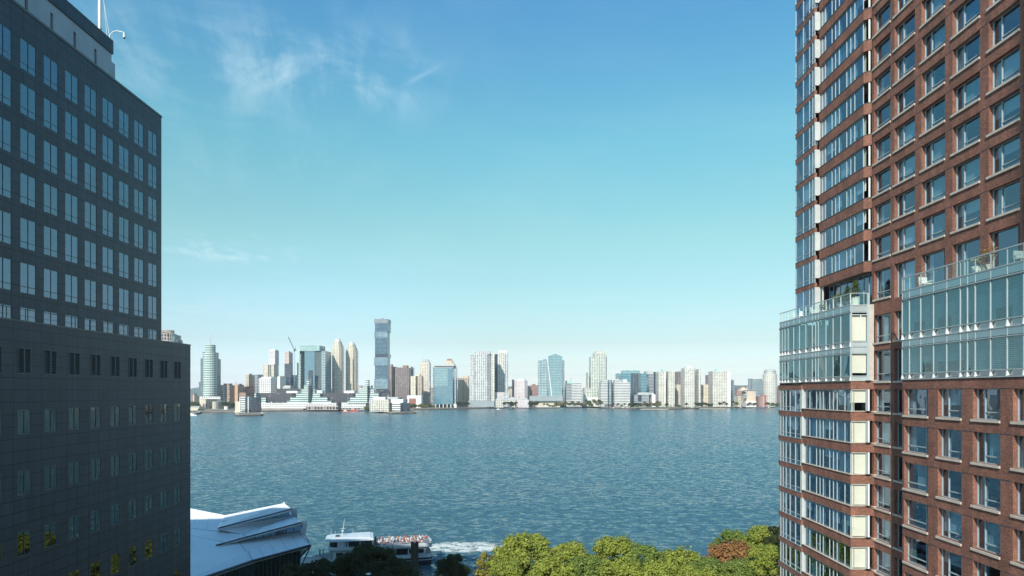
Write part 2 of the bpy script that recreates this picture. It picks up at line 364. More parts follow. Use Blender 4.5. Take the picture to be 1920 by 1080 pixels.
# ------------------------------------------------------------------ generic wall with openings in a plane X = const
def wall_x(mb, X, y0, y1, z0, z1, holes, depth, face, m, mrev=None):
    """face=-1: seen from -X ; reveals go to X - face*depth"""
    ys = sorted({y0, y1, *[h[0] for h in holes], *[h[1] for h in holes]}); ys = [a for a in ys if y0 <= a <= y1]
    zs = sorted({z0, z1, *[h[2] for h in holes], *[h[3] for h in holes]}); zs = [a for a in zs if z0 <= a <= z1]
    for i in range(len(ys)-1):
        yc = (ys[i]+ys[i+1])/2; run = None
        hh = [h for h in holes if h[0] < yc < h[1]]
        for j in range(len(zs)-1):
            zc = (zs[j]+zs[j+1])/2
            hole = any(h[2] < zc < h[3] for h in hh)
            if not hole and run is None: run = zs[j]
            if (hole or j == len(zs)-2) and run is not None:
                top = zs[j] if hole else zs[j+1]
                q = [(X, ys[i], run), (X, ys[i+1], run), (X, ys[i+1], top), (X, ys[i], top)]
                mb.face(q if face > 0 else q[::-1], m); run = None
    d = X-face*depth; mr = mrev or m
    for a, b, c, e in holes:
        mb.face([(X, a, c), (X, b, c), (d, b, c), (d, a, c)], mr)
        mb.face([(X, a, e), (d, a, e), (d, b, e), (X, b, e)], mr)
        mb.face([(X, a, c), (d, a, c), (d, a, e), (X, a, e)], mr)
        mb.face([(X, b, c), (X, b, e), (d, b, e), (d, b, c)], mr)

# ------------------------------------------------------------------ left office tower
TX = -39.9
LT = empty('office_tower', (-95, 46, 2.2), 'tall dark grey granite office tower on the left with paired window panes', 'office tower')
def win_left(w_, h_, parent, low=True, gm=None, fm=None):
    """window facing +X, local origin at its lower far corner centre; frame > pane"""
    f = MB(); g = .05; fm = fm or M_dalu
    f.box(-.03, .012, -w_/2, -w_/2+g, 0, h_, fm); f.box(-.03, .012, w_/2-g, w_/2, 0, h_, fm)
    f.box(-.03, .012, -w_/2+g, w_/2-g, 0, g, fm); f.box(-.03, .012, -w_/2+g, w_/2-g, h_-g, h_, fm)
    f.box(-.03, .018, -.035, .035, g, h_-g, M_slot)
    if low: f.box(-.02, .012, -w_/2+g, -.035, .52, .58, M_dalu); f.box(-.02, .012, .035, w_/2-g, .52, .58, M_dalu)
    fo = f.build('window', org=(0, 0, 0)); fo.parent = parent
    g_ = MB(); g_.face([(0, -w_/2+g, g), (0, w_/2-g, g), (0, w_/2-g, h_-g), (0, -w_/2+g, h_-g)], gm or M_rfl)
    po = g_.build('pane', org=(0, 0, 0)); po.parent = fo
    return fo
def blind(w_, z0, z1, parent, m=None, y0=None, y1=None):
    b_ = MB(); b_.box(-.22, -.19, -w_/2 if y0 is None else y0, w_/2 if y1 is None else y1, z0, z1, m or M_shade)
    bo = b_.build('blind', org=(0, 0, 0)); bo.parent = parent; return bo
ZR = H+31.2; rows = [(H+28.74-3.65*k, H+28.74-2.5-3.65*k) for k in range(0, 8)]
cols = [75.8-2.786*k for k in range(0, 12)]
holes = [(c-.91, c+.91, r[1], r[0]) for c in cols for r in rows]
mb = MB(); wall_x(mb, TX, 15, 77.7, 2.2, ZR, holes, .07, 1, M_gran)
mb.face([(TX, 77.7, 2.2), (-150, 77.7, 2.2), (-150, 77.7, ZR), (TX, 77.7, ZR)], M_gran)
mb.face([(-150, 77.7, 2.2), (-150, 15, 2.2), (-150, 15, ZR), (-150, 77.7, ZR)], M_gran)
mb.face([(-150, 15, 2.2), (TX, 15, 2.2), (TX, 15, ZR), (-150, 15, ZR)], M_gran)
mb.face([(TX, 15, ZR), (TX, 77.7, ZR), (-150, 77.7, ZR), (-150, 15, ZR)], M_roof)
mb.box(TX-.02, TX+.06, 15, 77.75, ZR-.12, ZR+.1, M_dalu)
mb.build('wall', LT)
mb = MB(); mb.box(TX-1.6, TX-1.5, 16, 77, 2.5, ZR-.5, plain('office interior', (.10, .13, .16), .9, .6, .25))
for r in rows: mb.box(TX-1.5, TX-.2, 16, 77, r[1]-.75, r[1]-.5, M_conc)
mb.build('interior', LT)
wp = [win_left(1.82, 2.5, LT)]
base = LT.location
v1 = win_left(1.82, 2.5, LT); blind(1.6, 1.7, 2.45, v1)
v2 = win_left(1.82, 2.5, LT); blind(1.6, .05, 2.45, v2, M_ven)
v3 = win_left(1.82, 2.5, LT); blind(1.6, .9, 2.45, v3, M_ven, .05, .8)
protos = [wp[0], v1, v2, v3]; used = set()
for c in cols:
    for r in rows:
        k = random.choice([0, 0, 0, 1, 2, 2, 3]); loc = Vector((TX-.03, c, r[1]))-base
        if k not in used: protos[k].location = loc; used.add(k)
        else: copy_tree(protos[k], LT, loc)
# penthouse
mb = MB(); px_, ph = -43.0, H+37.3
sl = []
for i in range(8):
    yb = 72.2-3.35*i; sl += [(yb-.55, yb, ZR-1, ZR+2.6), (yb-1.9, yb-1.5, ZR-1, ZR+4.1)]
wall_x(mb, px_, 20, 73.3, ZR-1, ph-1.1, sl, .5, 1, M_pmetal)
mb.box(px_-.9, px_-.55, 20, 73.2, ZR-1, ph-1.1, M_slot)
mb.box(px_-12, px_-1.0, 20, 73.8, ZR-.5, ph-2, M_pmetal)
mb.box(px_-.3, px_-.02, 73.3, 74.0, ZR-.5, ph-1.9, M_pmetal)
mb.build('penthouse', LT)
mb = MB(); mb.box(px_-13, px_+.12, 20, 73.45, ph-1.1, ph+.35, M_gran2); mb.build('penthouse_cap', LT)
mb = MB(); mx, my = (187-960)*76/F, 76-3.6
mx = px_-.8; my = -mx*F/773
mb.cyl(mx, my, ph+.3, ph+4.5, .16, M_white, 10); mb.cyl(mx, my, ph+4.5, ph+20, .13, M_white, 10, .08)
mb.cyl(mx+.13, my-.05, ph+.3, ph+1.2, .09, M_dalu, 8)
mast = mb.build('mast', LT)
mb = MB(); mb.tube((mx+.1, my, ph+6), (px_, 73, ph+.4), .02, M_white); mb.tube((mx+.1, my, ph+8), (px_-.3, 73, ph+.4), .02, M_white); mb.build('guy_wire', mast)
sc = MB(); p0 = Vector((px_, 72.9, ph+.3)); pts = [p0, p0+Vector((.1, 0, .45)), p0+Vector((.4, 0, .75)), p0+Vector((.8, 0, .85)), p0+Vector((1.5, 0, .7)), p0+Vector((1.6, 0, .55))]
for a, b in zip(pts, pts[1:]): sc.tube(a, b, .05, M_white, n=8)
q = pts[-1]; sc.cyl(q.x, q.y, q.z-.25, q.z, .10, M_white, 10, .12); sc.cyl(q.x, q.y, q.z-.42, q.z-.25, .13, M_white, 10, .15); sc.cyl(q.x, q.y, q.z-.55, q.z-.42, .06, M_slot, 10, .13)
sc.build('security_camera', LT)

# ------------------------------------------------------------------ lower granite block in front of it
BX = -34.9; BT = H+4.98
LB = empty('office_block', (-37.4, 45, 2.2), 'lower dark granite office block in front of the tower with louvres and roof railing', 'office block')
rws = [(H-1.33-4.335*k, H-3.1-4.335*k) for k in range(7)]
cls = [71.25-2.8*k for k in range(0, 12)]
holes = [(c-.68, c+.68, r[1], r[0]) for c in cls for r in rws]+[(c-.68, c+.68, H+1.25, H+3.05) for c in cls]
mb = MB(); wall_x(mb, BX, 15, 74.1, 2.2, BT, holes, .12, 1, M_gran2)
mb.face([(BX, 74.1, 2.2), (TX-.2, 74.1, 2.2), (TX-.2, 74.1, BT), (BX, 74.1, BT)], M_gran2)
mb.face([(BX, 15, 2.2), (BX, 15, BT), (TX, 15, BT), (TX, 15, 2.2)], M_gran2)
mb.box(TX+.003, BX-.2, 15.1, 73.9, BT-.5, BT-.35, M_roof)
mb.box(BX-.25, BX+.04, 15, 74.15, BT-.06, BT+.06, M_dalu)
mb.box(BX-.9, BX-.85, 15.5, 74, 2.5, BT-.6, M_room)
mb.build('wall', LB)
base = LB.location
pr = win_left(1.36, 1.77, LB, False, M_rfl2, M_dalu); pr2 = win_left(1.36, 1.77, LB, False, M_rfl2, M_dalu); blind(1.3, .1, 1.7, pr2, M_ven)
first = [True, True]
for c in cls:
    for r in rws:
        k = random.random() < .45; p_ = pr2 if k else pr; loc = Vector((BX-.03, c, r[1]))-base
        if first[k]: p_.location = loc; first[k] = False
        else: copy_tree(p_, LB, loc)
M_lvf = plain('louvre frame', (.12, .15, .17), .5)
lv = MB(); lv.box(-.08, .05, -.68, -.62, 0, 1.8, M_lvf); lv.box(-.08, .05, .62, .68, 0, 1.8, M_lvf); lv.box(-.08, .05, -.05, .05, 0, 1.8, M_lvf)
lv.box(-.08, .05, -.62, .62, -.03, .04, M_lvf); lv.box(-.08, .05, -.62, .62, 1.76, 1.83, M_lvf)
lo = lv.build('louvre', org=(0, 0, 0)); lo.parent = LB
lv = MB()
for i in range(14):
    for a, b in ((-.62, -.05), (.05, .62)):
        z = .08+i*.12; lv.slab([(.03, a, z), (.03, b, z), (-.06, b, z+.05), (-.06, a, z+.05)], .02, M_dalu)
lv.box(-.11, -.10, -.62, .62, .04, 1.76, M_slot)
l2 = lv.build('slats', org=(0, 0, 0)); l2.parent = lo
for i, c in enumerate(cls):
    loc = Vector((BX-.02, c, H+1.25))-base
    if i == 0: lo.location = loc
    else: copy_tree(lo, LB, loc)
rl = MB()
yy = 71.0
rx_ = BX-.8
while yy > 20:
    rl.tube((rx_, yy, BT-.4), (rx_, yy, BT+1.0), .03, M_dalu); yy -= 1.9
rl.tube((rx_, 20, BT+1.0), (rx_, 71.0, BT+1.0), .03, M_dalu); rl.tube((rx_, 20, BT+.5), (rx_, 71.0, BT+.5), .015, M_dalu)
rl.build('railing', LB)
# ------------------------------------------------------------------ right brick apartment tower
RB = empty('apartment_tower', (48, 50, 2.2), 'red brick apartment tower on the right with glass bays, ribbon windows and stone sills', 'apartment tower')
ZT = H+62; ZB = 2.2
def HU(k): return H+35.3-3*k        # window heads, upper storeys
def HL(k): return H+.16-2.98*k      # window heads, lower storeys
UP = range(-8, 8); LOW = range(0, 13)
trans = [(H+8.55, H+11.2), (H+4.5, H+7.06), (H+.9, H+3.76)]
def visible_y(z, Y): return HZ-(z-H)*F/Y > -110 and HZ-(z-H)*F/Y < 1170
# --- punched windows ---------------------------------------------------------------
WINC = []
def punched(X, yn, yf, z0, z1, rec=.36, left=.30, door=False, sill=True, mirror=False, curt=None):
    Xf = X+rec; g = .06; f = MB(); wd = yf-yn
    ym = yf-wd*left if not mirror else yn+wd*left*.8
    for a, b in ((yn, yn+g), (yf-g, yf), (ym-.04, ym+.04)): f.box(Xf-.07, Xf+.05, a, b, z0, z1, M_alu)
    f.box(Xf-.06, Xf+.05, yn+g, yf-g, z0, z0+g, M_alu); f.box(Xf-.06, Xf+.05, yn+g, yf-g, z1-g, z1, M_alu)
    zt = z0+(z1-z0)*(.24 if not door else .55)
    a, b = (yn+g, ym-.04) if not mirror else (ym+.04, yf-g)
    f.box(Xf-.065, Xf+.04, a, b, zt-.035, zt+.035, M_alu)
    wo = f.build('window', RB)
    p = MB(); p.face([(Xf, yf-g, z0+g), (Xf, yn+g, z0+g), (Xf, yn+g, z1-g), (Xf, yf-g, z1-g)], M_glass); p.build('pane', wo)
    if sill:
        s = MB(); s.box(X-.10, X+rec-.072, yn-.02, yf+.14, z0-.17, z0-.004, M_stone); s.build('sill', wo)
    c = random.random() if curt is None else curt
    cb = MB(); xc = Xf+.14
    if c < .32: cb.box(xc, xc+.04, yf-wd*left, yf-.02, z0, z1, M_curt); cb.box(xc, xc+.04, yn, yn+wd*random.uniform(.1, .3), z0, z1, M_curt)
    elif c < .48: cb.box(xc, xc+.04, yn, yf, z0+(z1-z0)*random.uniform(.1, .6), z1, M_shade)
    elif c < .68: cb.box(xc, xc+.04, yn, yf-wd*random.uniform(0, .4), z0, z1, M_curt)
    elif c < .74: cb.box(xc, xc+.04, yn, yf, z0+(z1-z0)*random.uniform(0, .3), z1, M_ven)
    if cb.v: cb.build('curtain', wo)
    if door is False and random.random() < .35:     # things standing on the inner sill
        q = MB(); yy = random.uniform(yn+.3, yf-.6); q.box(Xf+.12, Xf+.28, yy, yy+.25, z0+.06, z0+random.uniform(.25, .5), random.choice([M_stone, M_white, M_shade])); q.build('sill_ornament', wo)
    WINC.append(wo)
cU = [(57.6, 60.7), (53.6, 56.7), (49.6, 52.7), (45.7, 48.7), (41.7, 44.7), (37.7, 40.7), (33.7, 36.7), (29.7, 32.7), (25.7, 28.7)]
c0 = (61.3, 64.1)
X0 = 34.0
holes = []; jobs = []
for k in UP:
    z1, z0 = HU(k), HU(k)-2.02
    for c in [c0]+cU: holes.append((c[0], c[1], z0, z1)); jobs.append((X0, c, z0, z1, c == c0, False))
for z0, z1 in trans:
    holes.append((c0[0], c0[1], z0, z1)); jobs.append((X0, c0, z0, z1, True, False))
for i, c in enumerate(cU):
    holes.append((c[0], c[1], H+8.25, H+11.25)); jobs.append((X0, c, H+8.25, H+11.25, i % 2 == 1, True))
for z0, z1 in trans[1:]: holes.append((cU[0][0], cU[0][1], z0, z1)); jobs.append((X0, cU[0], z0, z1, False, False))
for k in LOW:
    z1, z0 = HL(k), HL(k)-2.11
    for c in (c0, cU[0]): holes.append((c[0], c[1], z0, z1)); jobs.append((X0, c, z0, z1, c == c0, False))
mb = MB(); wall_x(mb, X0, 14, 64.52, ZB, ZT, holes, .36, -1, M_brick)
jobs_wall = mb
X2 = 32.0; BF = 55.95
cL = [(52.5, 55.7), (48.6, 51.3), (44.75, 47.4), (40.9, 43.6), (37.05, 39.8), (33.2, 35.9), (29.3, 32.0), (25.4, 28.1)]
holes = []
for k in LOW:
    z1, z0 = HL(k), HL(k)-2.11
    for i, c in enumerate(cL): holes.append((c[0], c[1], z0, z1)); jobs.append((X2, c, z0, z1, i == 0, False))
mb = MB(); wall_x(mb, X2, 14, BF, ZB, H+.93, holes, .36, -1, M_brick)
mb.face([(X2, BF, ZB), (X0, BF, ZB), (X0, BF, H+.93), (X2, BF, H+.93)], M_brick)
mb.box(X2-.03, X2+.3, 14, BF+.02, H+.93, H+1.02, M_dalu)
jobs_bay = mb
# relieving joints: a thin dark shelf angle at every head level
def joints(mb, lower):
  for k in UP if not lower else ():
    ed = [14]+[v for c in sorted(cU+[c0]) for v in c]+[64.5]
    for a, b in zip(ed[0::2], ed[1::2]): mb.box(X0-.012, X0+.03, a+.01, b-.01, HU(k)-.02, HU(k)+.03, M_slot)
  for k in LOW if lower else ():
    ed = [14]+[v for c in sorted(cL) for v in c]+[BF]
    for a, b in zip(ed[0::2], ed[1::2]): mb.box(X2-.012, X2+.03, a+.01, b-.01, HL(k)-.02, HL(k)+.03, M_slot)
joints(jobs_wall, False); jobs_wall.build('wall', RB); joints(jobs_bay, True); jobs_bay.build('bay_wall', RB)
vis = []; hid = []
for j in jobs:
    X, c, z0, z1, mir, door = j
    px = 960+X*F/c[1]
    v = px < 1925 and visible_y(z0, c[0]) and visible_y(z1, c[0])
    if v and X == X0 and z1 < H+8 and c[1] < 60: v = False
    (vis if v else hid).append((abs(c[0]), j))
vis.sort(key=lambda a: a[0]); print('punched visible', len(vis), 'hidden', len(hid))
for _, (X, c, z0, z1, mir, door) in vis: punched(X, c[0], c[1], z0, z1, mirror=mir, left=.30 if not mir else .26, door=door, sill=not door)
mb = MB()
for _, (X, c, z0, z1, mir, door) in hid:
    Xf = X+.36; yn, yf = c; ym = yf-(yf-yn)*.3
    for a, b in ((yn, yn+.06), (yf-.06, yf), (ym-.04, ym+.04)): mb.box(Xf-.07, Xf+.05, a, b, z0, z1, M_alu)
    mb.face([(Xf, yf, z0), (Xf, yn, z0), (Xf, yn, z1), (Xf, yf, z1)], M_glass)
    if not door: mb.box(X-.10, X+.35, yn-.02, yf+.14, z0-.17, z0-.004, M_stone)
tag(mb.build('outer_windows', RB), kind='stuff')

# --- ribbon windows ---------------------------------------------------------------
def YX(px, X): return X*F/(px-960)
def ribbon(name, X, pxs, z0, z1, fin=.10, rec=.16, white=True, curt=True, prob=.5, low=None):
    ys = [YX(p, X) for p in pxs]; Xf = X+rec; f = MB()
    fm = M_fin if white else M_alu
    for i, y in enumerate(ys):
        f.box(Xf-fin, Xf+.03, y-.022, y+.022, z0, z1, fm)
    ya, yb = min(ys), max(ys)
    f.box(Xf-.05, Xf+.05, ya+.04, yb-.04, z1-.07, z1, M_alu); f.box(Xf-.05, Xf+.05, ya+.04, yb-.04, z0, z0+.07, M_alu)
    if low:
        yy = sorted(ys)
        for a, b in zip(yy, yy[1:]): f.box(Xf-.04, Xf+.04, a+.04, b-.04, z0+low-.03, z0+low+.03, M_alu)
    fo = f.build(name, RB)
    p = MB()
    for a, b in zip(ys, ys[1:]):
        a_, b_ = max(a, b)-.04, min(a, b)+.04
        p.face([(Xf, a_, z0+.07), (Xf, b_, z0+.07), (Xf, b_, z1-.07), (Xf, a_, z1-.07)], M_glass)
    p.build('pane', fo)
    if curt:
        c = MB(); xc = Xf+.20
        for a, b in zip(ys, ys[1:]):
            r = random.random()
            if r > prob: continue
            hi, lo_ = max(a, b), min(a, b)
            if r < prob*.45: c.box(xc, xc+.04, lo_, hi, z0, z1, M_curtb if r < prob*.3 else M_curt)
            elif r < prob*.75: c.box(xc, xc+.04, lo_, lo_+(hi-lo_)*random.uniform(.3, .7), z0, z1, M_curt)
            else: c.box(xc, xc+.04, lo_, hi, z0+(z1-z0)*random.uniform(.15, .6), z1, M_shade)
        if c.v: c.build('curtain', fo)
    return fo
XA = 33.0; XB = 33.5
YA0, YA1 = 74.5, 79.5
pA = [1491.5, 1505.5, 1517, 1523, 1527]; pB = [1538.5, 1545, 1557.5, 1564, 1571, 1585, 1592.5, 1600, 1616]
facB = [(XB, 65.05), (X0, 64.55)]
for k in list(UP)+[8]:
    h = HU(k); spB = MB(); cop = MB(); spA = MB(); pil = MB(); pil2 = MB(); pil3 = MB()
    if k < 8:
        ribbon('window_band', XB, pB, h-2.0, h, fin=.05, prob=.6)
    # brick spandrel above the heads, with its splayed end
    P = [(XB, YA0), (X0+.3, YA0), (X0+.3, 64.53), (X0, 64.53), (XB, 65.05)]
    spB.prism(P, h, h+1.0, M_brick)
    P2 = [(XB-.04, YA0), (XB+.3, YA0), (XB+.3, 65.1), (X0+.1, 64.5), (X0-.04, 64.5), (XB-.04, 65.04)]
    cop.prism(P2, h+1.0, h+1.05, M_dalu)
    zb = h-2.5 if k < 8 else H+8.2
    ribbon('corner_window_band', XA, pA, zb, h, fin=.07, rec=.08, white=False, low=.55 if k < 8 else None, prob=.35)
    spA.box(XA, XA+.3, YA0, YA1, h, h+.5, M_brick); spA.box(XA-.03, XA+.2, YA0, YA1+.02, h+.501, h+.54, M_dalu)
    pil.prism([(XA+.02, YA0-.12), (XB+.12, YA0-.12), (XB+.12, YA0-.02), (XA+.02, YA0-.02)], (h-2.0 if k < 8 else H+8.2), h, M_pil)
    pil2.prism([(XB+.12, YA0-.50), (XB+.3, YA0-.50), (XB+.3, YA0-.38), (XB+.12, YA0-.38)], (h-2.0 if k < 8 else H+8.2), h, M_pil)
    # column at the splay
    if k < 8:
        pil3.cyl(X0-.06, 64.82, h-2.0, h, .09, M_white, 10); pil3.build('column', RB)
    so_ = spB.build('spandrel', RB); cop.build('coping', so_); spA.build('spandrel', RB); pil.build('pilaster', RB); pil2.build('pilaster', RB)
# recessed terrace storey
ribbon('terrace_window_band', 34.3, [1553, 1561, 1573, 1586, 1596, 1605, 1617, 1627, 1634], H+8.25, H+11.3, fin=.06, white=False, prob=.3)
# --- lower projecting bay with facet -----------------------------------------------
X1 = 32.0; YN = 64.5; YF = 81.6; YP = 75.2
pA1 = [1463, 1467.5, 1473, 1480.5, 1490.5, 1500.5]; pB1 = [1508, 1516, 1528.5, 1535, 1541, 1553, 1560, 1567, 1581.5, 1594]
def facet_window(z0, z1, full=.9, two=False):
    f = MB(); y = YN+.12; x0, x1 = X1+.10, X1+1.55
    f.box(x0, x0+.07, y-.06, y+.05, z0, z1, M_fin); f.box(x1-.07, x1, y-.06, y+.05, z0, z1, M_fin)
    f.box(x0+.07, x1-.07, y-.08, y+.05, z0, z0+.07, M_white); f.box(x0+.07, x1-.07, y-.08, y+.05, z1-.07, z1, M_white)
    if two: f.box((x0+x1)/2+.05, (x0+x1)/2+.12, y-.08, y+.05, z0+.07, z1-.07, M_white)
    fo = f.build('facet_window', RB)
    p = MB(); p.face([(x0+.07, y, z0+.07), (x1-.07, y, z0+.07), (x1-.07, y, z1-.07), (x0+.07, y, z1-.07)], M_glassf); p.build('pane', fo)
    b = MB(); b.box(x0, x1, y+.12, y+.15, z1-(z1-z0)*full, z1, M_shade); b.build('blind', fo)
def bay_poly(o=0.): return [(X1-o, YP), (X1-o, YN-o), (X1+1.62, YN-o), (X0-o*.4, YN-.42-o), (X0+.3, YN-.42-o), (X0+.3, YP)]
for k in LOW:
    h = HL(k); z0 = h-2.11; sp = MB(); sp2 = MB(); cp = MB(); pl = MB(); pl2 = MB(); pl3 = MB()
    ribbon('window_band', X1, pB1, z0, h, fin=.055, prob=.6)
    ribbon('corner_window_band', X1-.15, pA1, h-2.48, h-.02, fin=.09, rec=.10, white=False, low=.5, prob=.25)
    facet_window(z0, h, random.choice([.95, 1, 1, .5, 1, .6]))
    top = h+.87 if k else H+.93
    sp.prism(bay_poly(), h, top, M_brick)
    sp2.box(X1-.15, X1+.2, YP, YF, h-.02, h+.50-.02, M_brick)
    cp.prism([(X1-.09, YP-.02), (X1-.09, YN-.09), (X1+1.66, YN-.09), (X0-.08, YN-.52), (X0+.2, YN-.52), (X0+.2, YN-.3), (X1+.3, YN+.3), (X1+.3, YP-.02)], top-.001, top+.07, M_stone)
    sp2.box(X1-.18, X1+.1, YP, YF+.02, h+.482, h+.52, M_dalu)
    pl.box(X1-.15, X1+.2, YP-.2, YP-.02, z0, h, M_pil)
    pl3.cyl(X1+1.70, YN+.02, z0, h, .10, M_white, 10)
    so_ = sp.build('spandrel', RB); cp.build('sill', so_); sp2.build('spandrel', RB); pl.build('pilaster', RB); pl3.build('column', RB)
# --- double-height glass boxes -----------------------------------------------------
ZR1 = H+9.25; ZS = H+8.15
def glass_box(X, ys, yn, facet):
    fr = MB(); pn = MB(); SPN = [MB() for _ in range(4)]; ct = MB(); br = MB()
    yf = max(ys); vis_ys = sorted(ys, reverse=True)
    bands = [(H+4.72, H+7.42), (H+1.42, H+3.52)]; spa = [(H+7.52, ZS), (H+3.60, H+4.14)]; vent = [(H+4.18, H+4.66), (H+.97, H+1.38)]
    for z in (ZS, H+7.47, H+4.69, H+4.16, H+3.56, H+1.40): fr.box(X-.05, X+.06, yn, yf, z-.035, z+.035, M_alu)
    fr.box(X-.08, X+.10, yn, yf, H+7.36, H+7.435, M_dalu); fr.box(X-.09, X+.3, yn, yf, H+.90, H+.985, M_alu); fr.box(X-.06, X-.01, yn, yf, H+3.49, H+3.53, M_dalu)
    for y in vis_ys:
        for a, b in bands: fr.box(X-.055, X+.05, y-.025, y+.025, a, b, M_fin)
        for a, b in spa: fr.box(X-.03, X+.05, y-.02, y+.02, a, b, M_fin)
        for a, b in vent:       # little tapered brackets
            fr.face([(X-.10, y-.05, a), (X-.10, y+.05, a), (X-.03, y+.05, b), (X-.03, y-.05, b)], M_white)
            fr.box(X-.02, X+.25, y-.05, y+.05, a, b, M_white)
            fr.face([(X-.10, y-.05, a), (X-.03, y-.05, b), (X-.02, y-.05, b), (X-.02, y-.05, a)], M_white)
    for a, b in zip(vis_ys, vis_ys[1:]):
        for z0, z1 in bands:
            pn.face([(X, a-.05, z0), (X, b+.05, z0), (X, b+.05, z1), (X, a-.05, z1)], M_bayg)
            r = random.random()
            if facet:
                if r < .55: ct.box(X+.3, X+.34, b+(a-b)*random.uniform(0, .5), a, z0, z1-.1, M_curtb)
            else:
                ct.box(X+.3, X+.34, b+.03, a-.03, z0+(0 if r < .8 else .8), z1-.1, M_ven)
        for q_, (z0, z1) in enumerate(spa): SPN[q_].face([(X, a-.03, z0+.035), (X, b+.03, z0+.035), (X, b+.03, z1-.035), (X, a-.03, z1-.035)], M_spg)
        for q_, (z0, z1) in enumerate(vent): SPN[2+q_].face([(X+.12, a-.05, z0), (X+.12, b+.05, z0), (X+.12, b+.05, z1), (X+.12, a-.05, z1)], M_spg)
    if facet:   # the end that faces the viewpoint
        x0, x1 = X+.02, X+1.62; y = yn
        for xx in (x0, x1-.09): fr.box(xx, xx+.09, y-.06, y+.06, H+.95, ZS, M_fin)
        for z in (ZS-.04, H+7.45, H+7.2, H+4.69, H+4.2, H+3.56, H+1.40, H+.99): fr.box(x0+.09, x1-.09, y-.05, y+.05, z-.045, z+.045, M_fin)
        for z0, z1, tw in ((H+4.74, H+7.15, 1), (H+1.45, H+3.5, 0)):
            pn.face([(x0+.09, y, z0), (x1-.09, y, z0), (x1-.09, y, z1), (x0+.09, y, z1)], M_glassf)
            if tw: fr.box((x0+x1)/2+.08, (x0+x1)/2+.16, y-.05, y+.05, z0, z1, M_white)
            ct.box(x0+.1, x1-.1, y+.15, y+.18, z0+(.02 if tw else .25), z1, M_shade)
        for q_, (z0, z1) in enumerate(((H+7.52, H+8.1), (H+3.62, H+4.14), (H+4.26, H+4.6), (H+1.04, H+1.35))):
            SPN[q_].face([(x0+.09, y, z0), (x1-.09, y, z0), (x1-.09, y, z1), (x0+.09, y, z1)], M_alu if z0 > H+7 else M_fin)
        fr.box(X+1.62, X+1.74, y-.1, y+.3, H+.95, ZS+1.08, M_fin)
        fr.prism([(X+1.74, y-.05), (X0+.02, y-.4), (X0+.1, y-.4), (X0+.1, y+.1), (X+1.74, y+.1)], H+.95, ZS, M_stone)
    o = fr.build('glass_bay', RB); pn.build('pane', o); [s_.build('spandrel_glass', o) for s_ in SPN]; ct.build('blind', o)
    # roof slab and balustrade
    s = MB(); s.box(X+.08, X0+.3, yn+.02, yf-.03, ZS-.22, ZS-.02, M_conc); s.face([(X, yf, H+.93), (X0, yf, H+.93), (X0, yf, ZS), (X, yf, ZS)], M_spg); s.build('terrace_slab', RB)
    r = MB(); g = MB(); r.box(X-.04, X+.04, yn, yf, ZR1-.05, ZR1+.02, M_alu)
    for y in vis_ys: r.box(X-.03, X+.03, y-.03, y+.03, ZS+.036, ZR1-.05, M_alu if not facet else M_white)
    g.face([(X, yf, ZS+.05), (X, yn, ZS+.05), (X, yn, ZR1-.05), (X, yf, ZR1-.05)], M_glassb)
    if facet:
        r.box(X+.04, X+1.62, yn-.03, yn+.03, ZR1-.05, ZR1+.02, M_alu); r.box(X+1.55, X+1.61, yn-.03, yn+.03, ZS, ZR1-.05, M_alu)
        g.face([(X+.04, yn, ZS+.05), (X+1.55, yn, ZS+.05), (X+1.55, yn, ZR1-.05), (X+.04, yn, ZR1-.05)], M_glassb)
    ro = r.build('balustrade', RB); g.build('balustrade_glass', ro)
ysb = [YX(p, X1) for p in (1462, 1467, 1472.2, 1478, 1488.5, 1499.3, 1511.2, 1523.3, 1529.5, 1534.6, 1549, 1562.3, 1576.7)]+[YN+.06]
glass_box(X1, ysb, YN, True)
ysb = [YX(p, X2) for p in (1692, 1705.5, 1726.7, 1750.7, 1775.5, 1801, 1814.4, 1829, 1857.8, 1889)]+[42.65, 41.1, 39.6, 38.8, 38.0, 36.5, 35, 33.5, 32, 30.5, 29, 27.5, 26]
glass_box(X2, ysb, 14, False)
# far end, core, roof
mb = MB()
mb.face([(X1, YF, ZB), (60, YF, ZB), (60, YF, ZS-.3), (X1, YF, ZS-.3)], M_brick)
mb.box(XA+.2, 60, YA1-.2, YA1+.02, H+8.2, ZT, M_brick)
mb.box(38, 62, 12, 79, ZB, ZT+.5, M_brick); mb.box(XB+.35, 38, 14, 79, ZT-.1, ZT+.3, M_roof)
mb.box(X1+.3, 38, 13.4, 13.9, ZB, ZS-.4, M_brick); mb.box(X0+.1, 38, 13.4, 13.9, ZS-.4, ZT, M_brick)
mb.build('core', RB)
mb = MB()
mb.box(36.6, 36.7, 14, 79, ZB, ZT-.2, M_room)
for k in UP: mb.box(XB+.95, 36.6, 14.1, 79, HU(k)+.25, HU(k)+.5, M_conc)
for k in LOW: mb.box(X0+.95, 36.6, 14.1, 79, HL(k)+.3, HL(k)+.5, M_conc); mb.box(X1+.8, X0+.9, YN+.5, YF-.5, HL(k)+.31, HL(k)+.49, M_conc); mb.box(X2+.8, X0+.9, 14.1, BF-.4, HL(k)+.31, HL(k)+.49, M_conc)
for y in (20, 24.5, 28.4, 32.4, 37.2, 41.2, 45.1, 49.1, 53.1, 57.2, 61.0, 68, 74.2): mb.box(34.9, 36.6, y-.1, y+.1, ZB, ZT-.2, M_room)
mb.build('interior', RB)

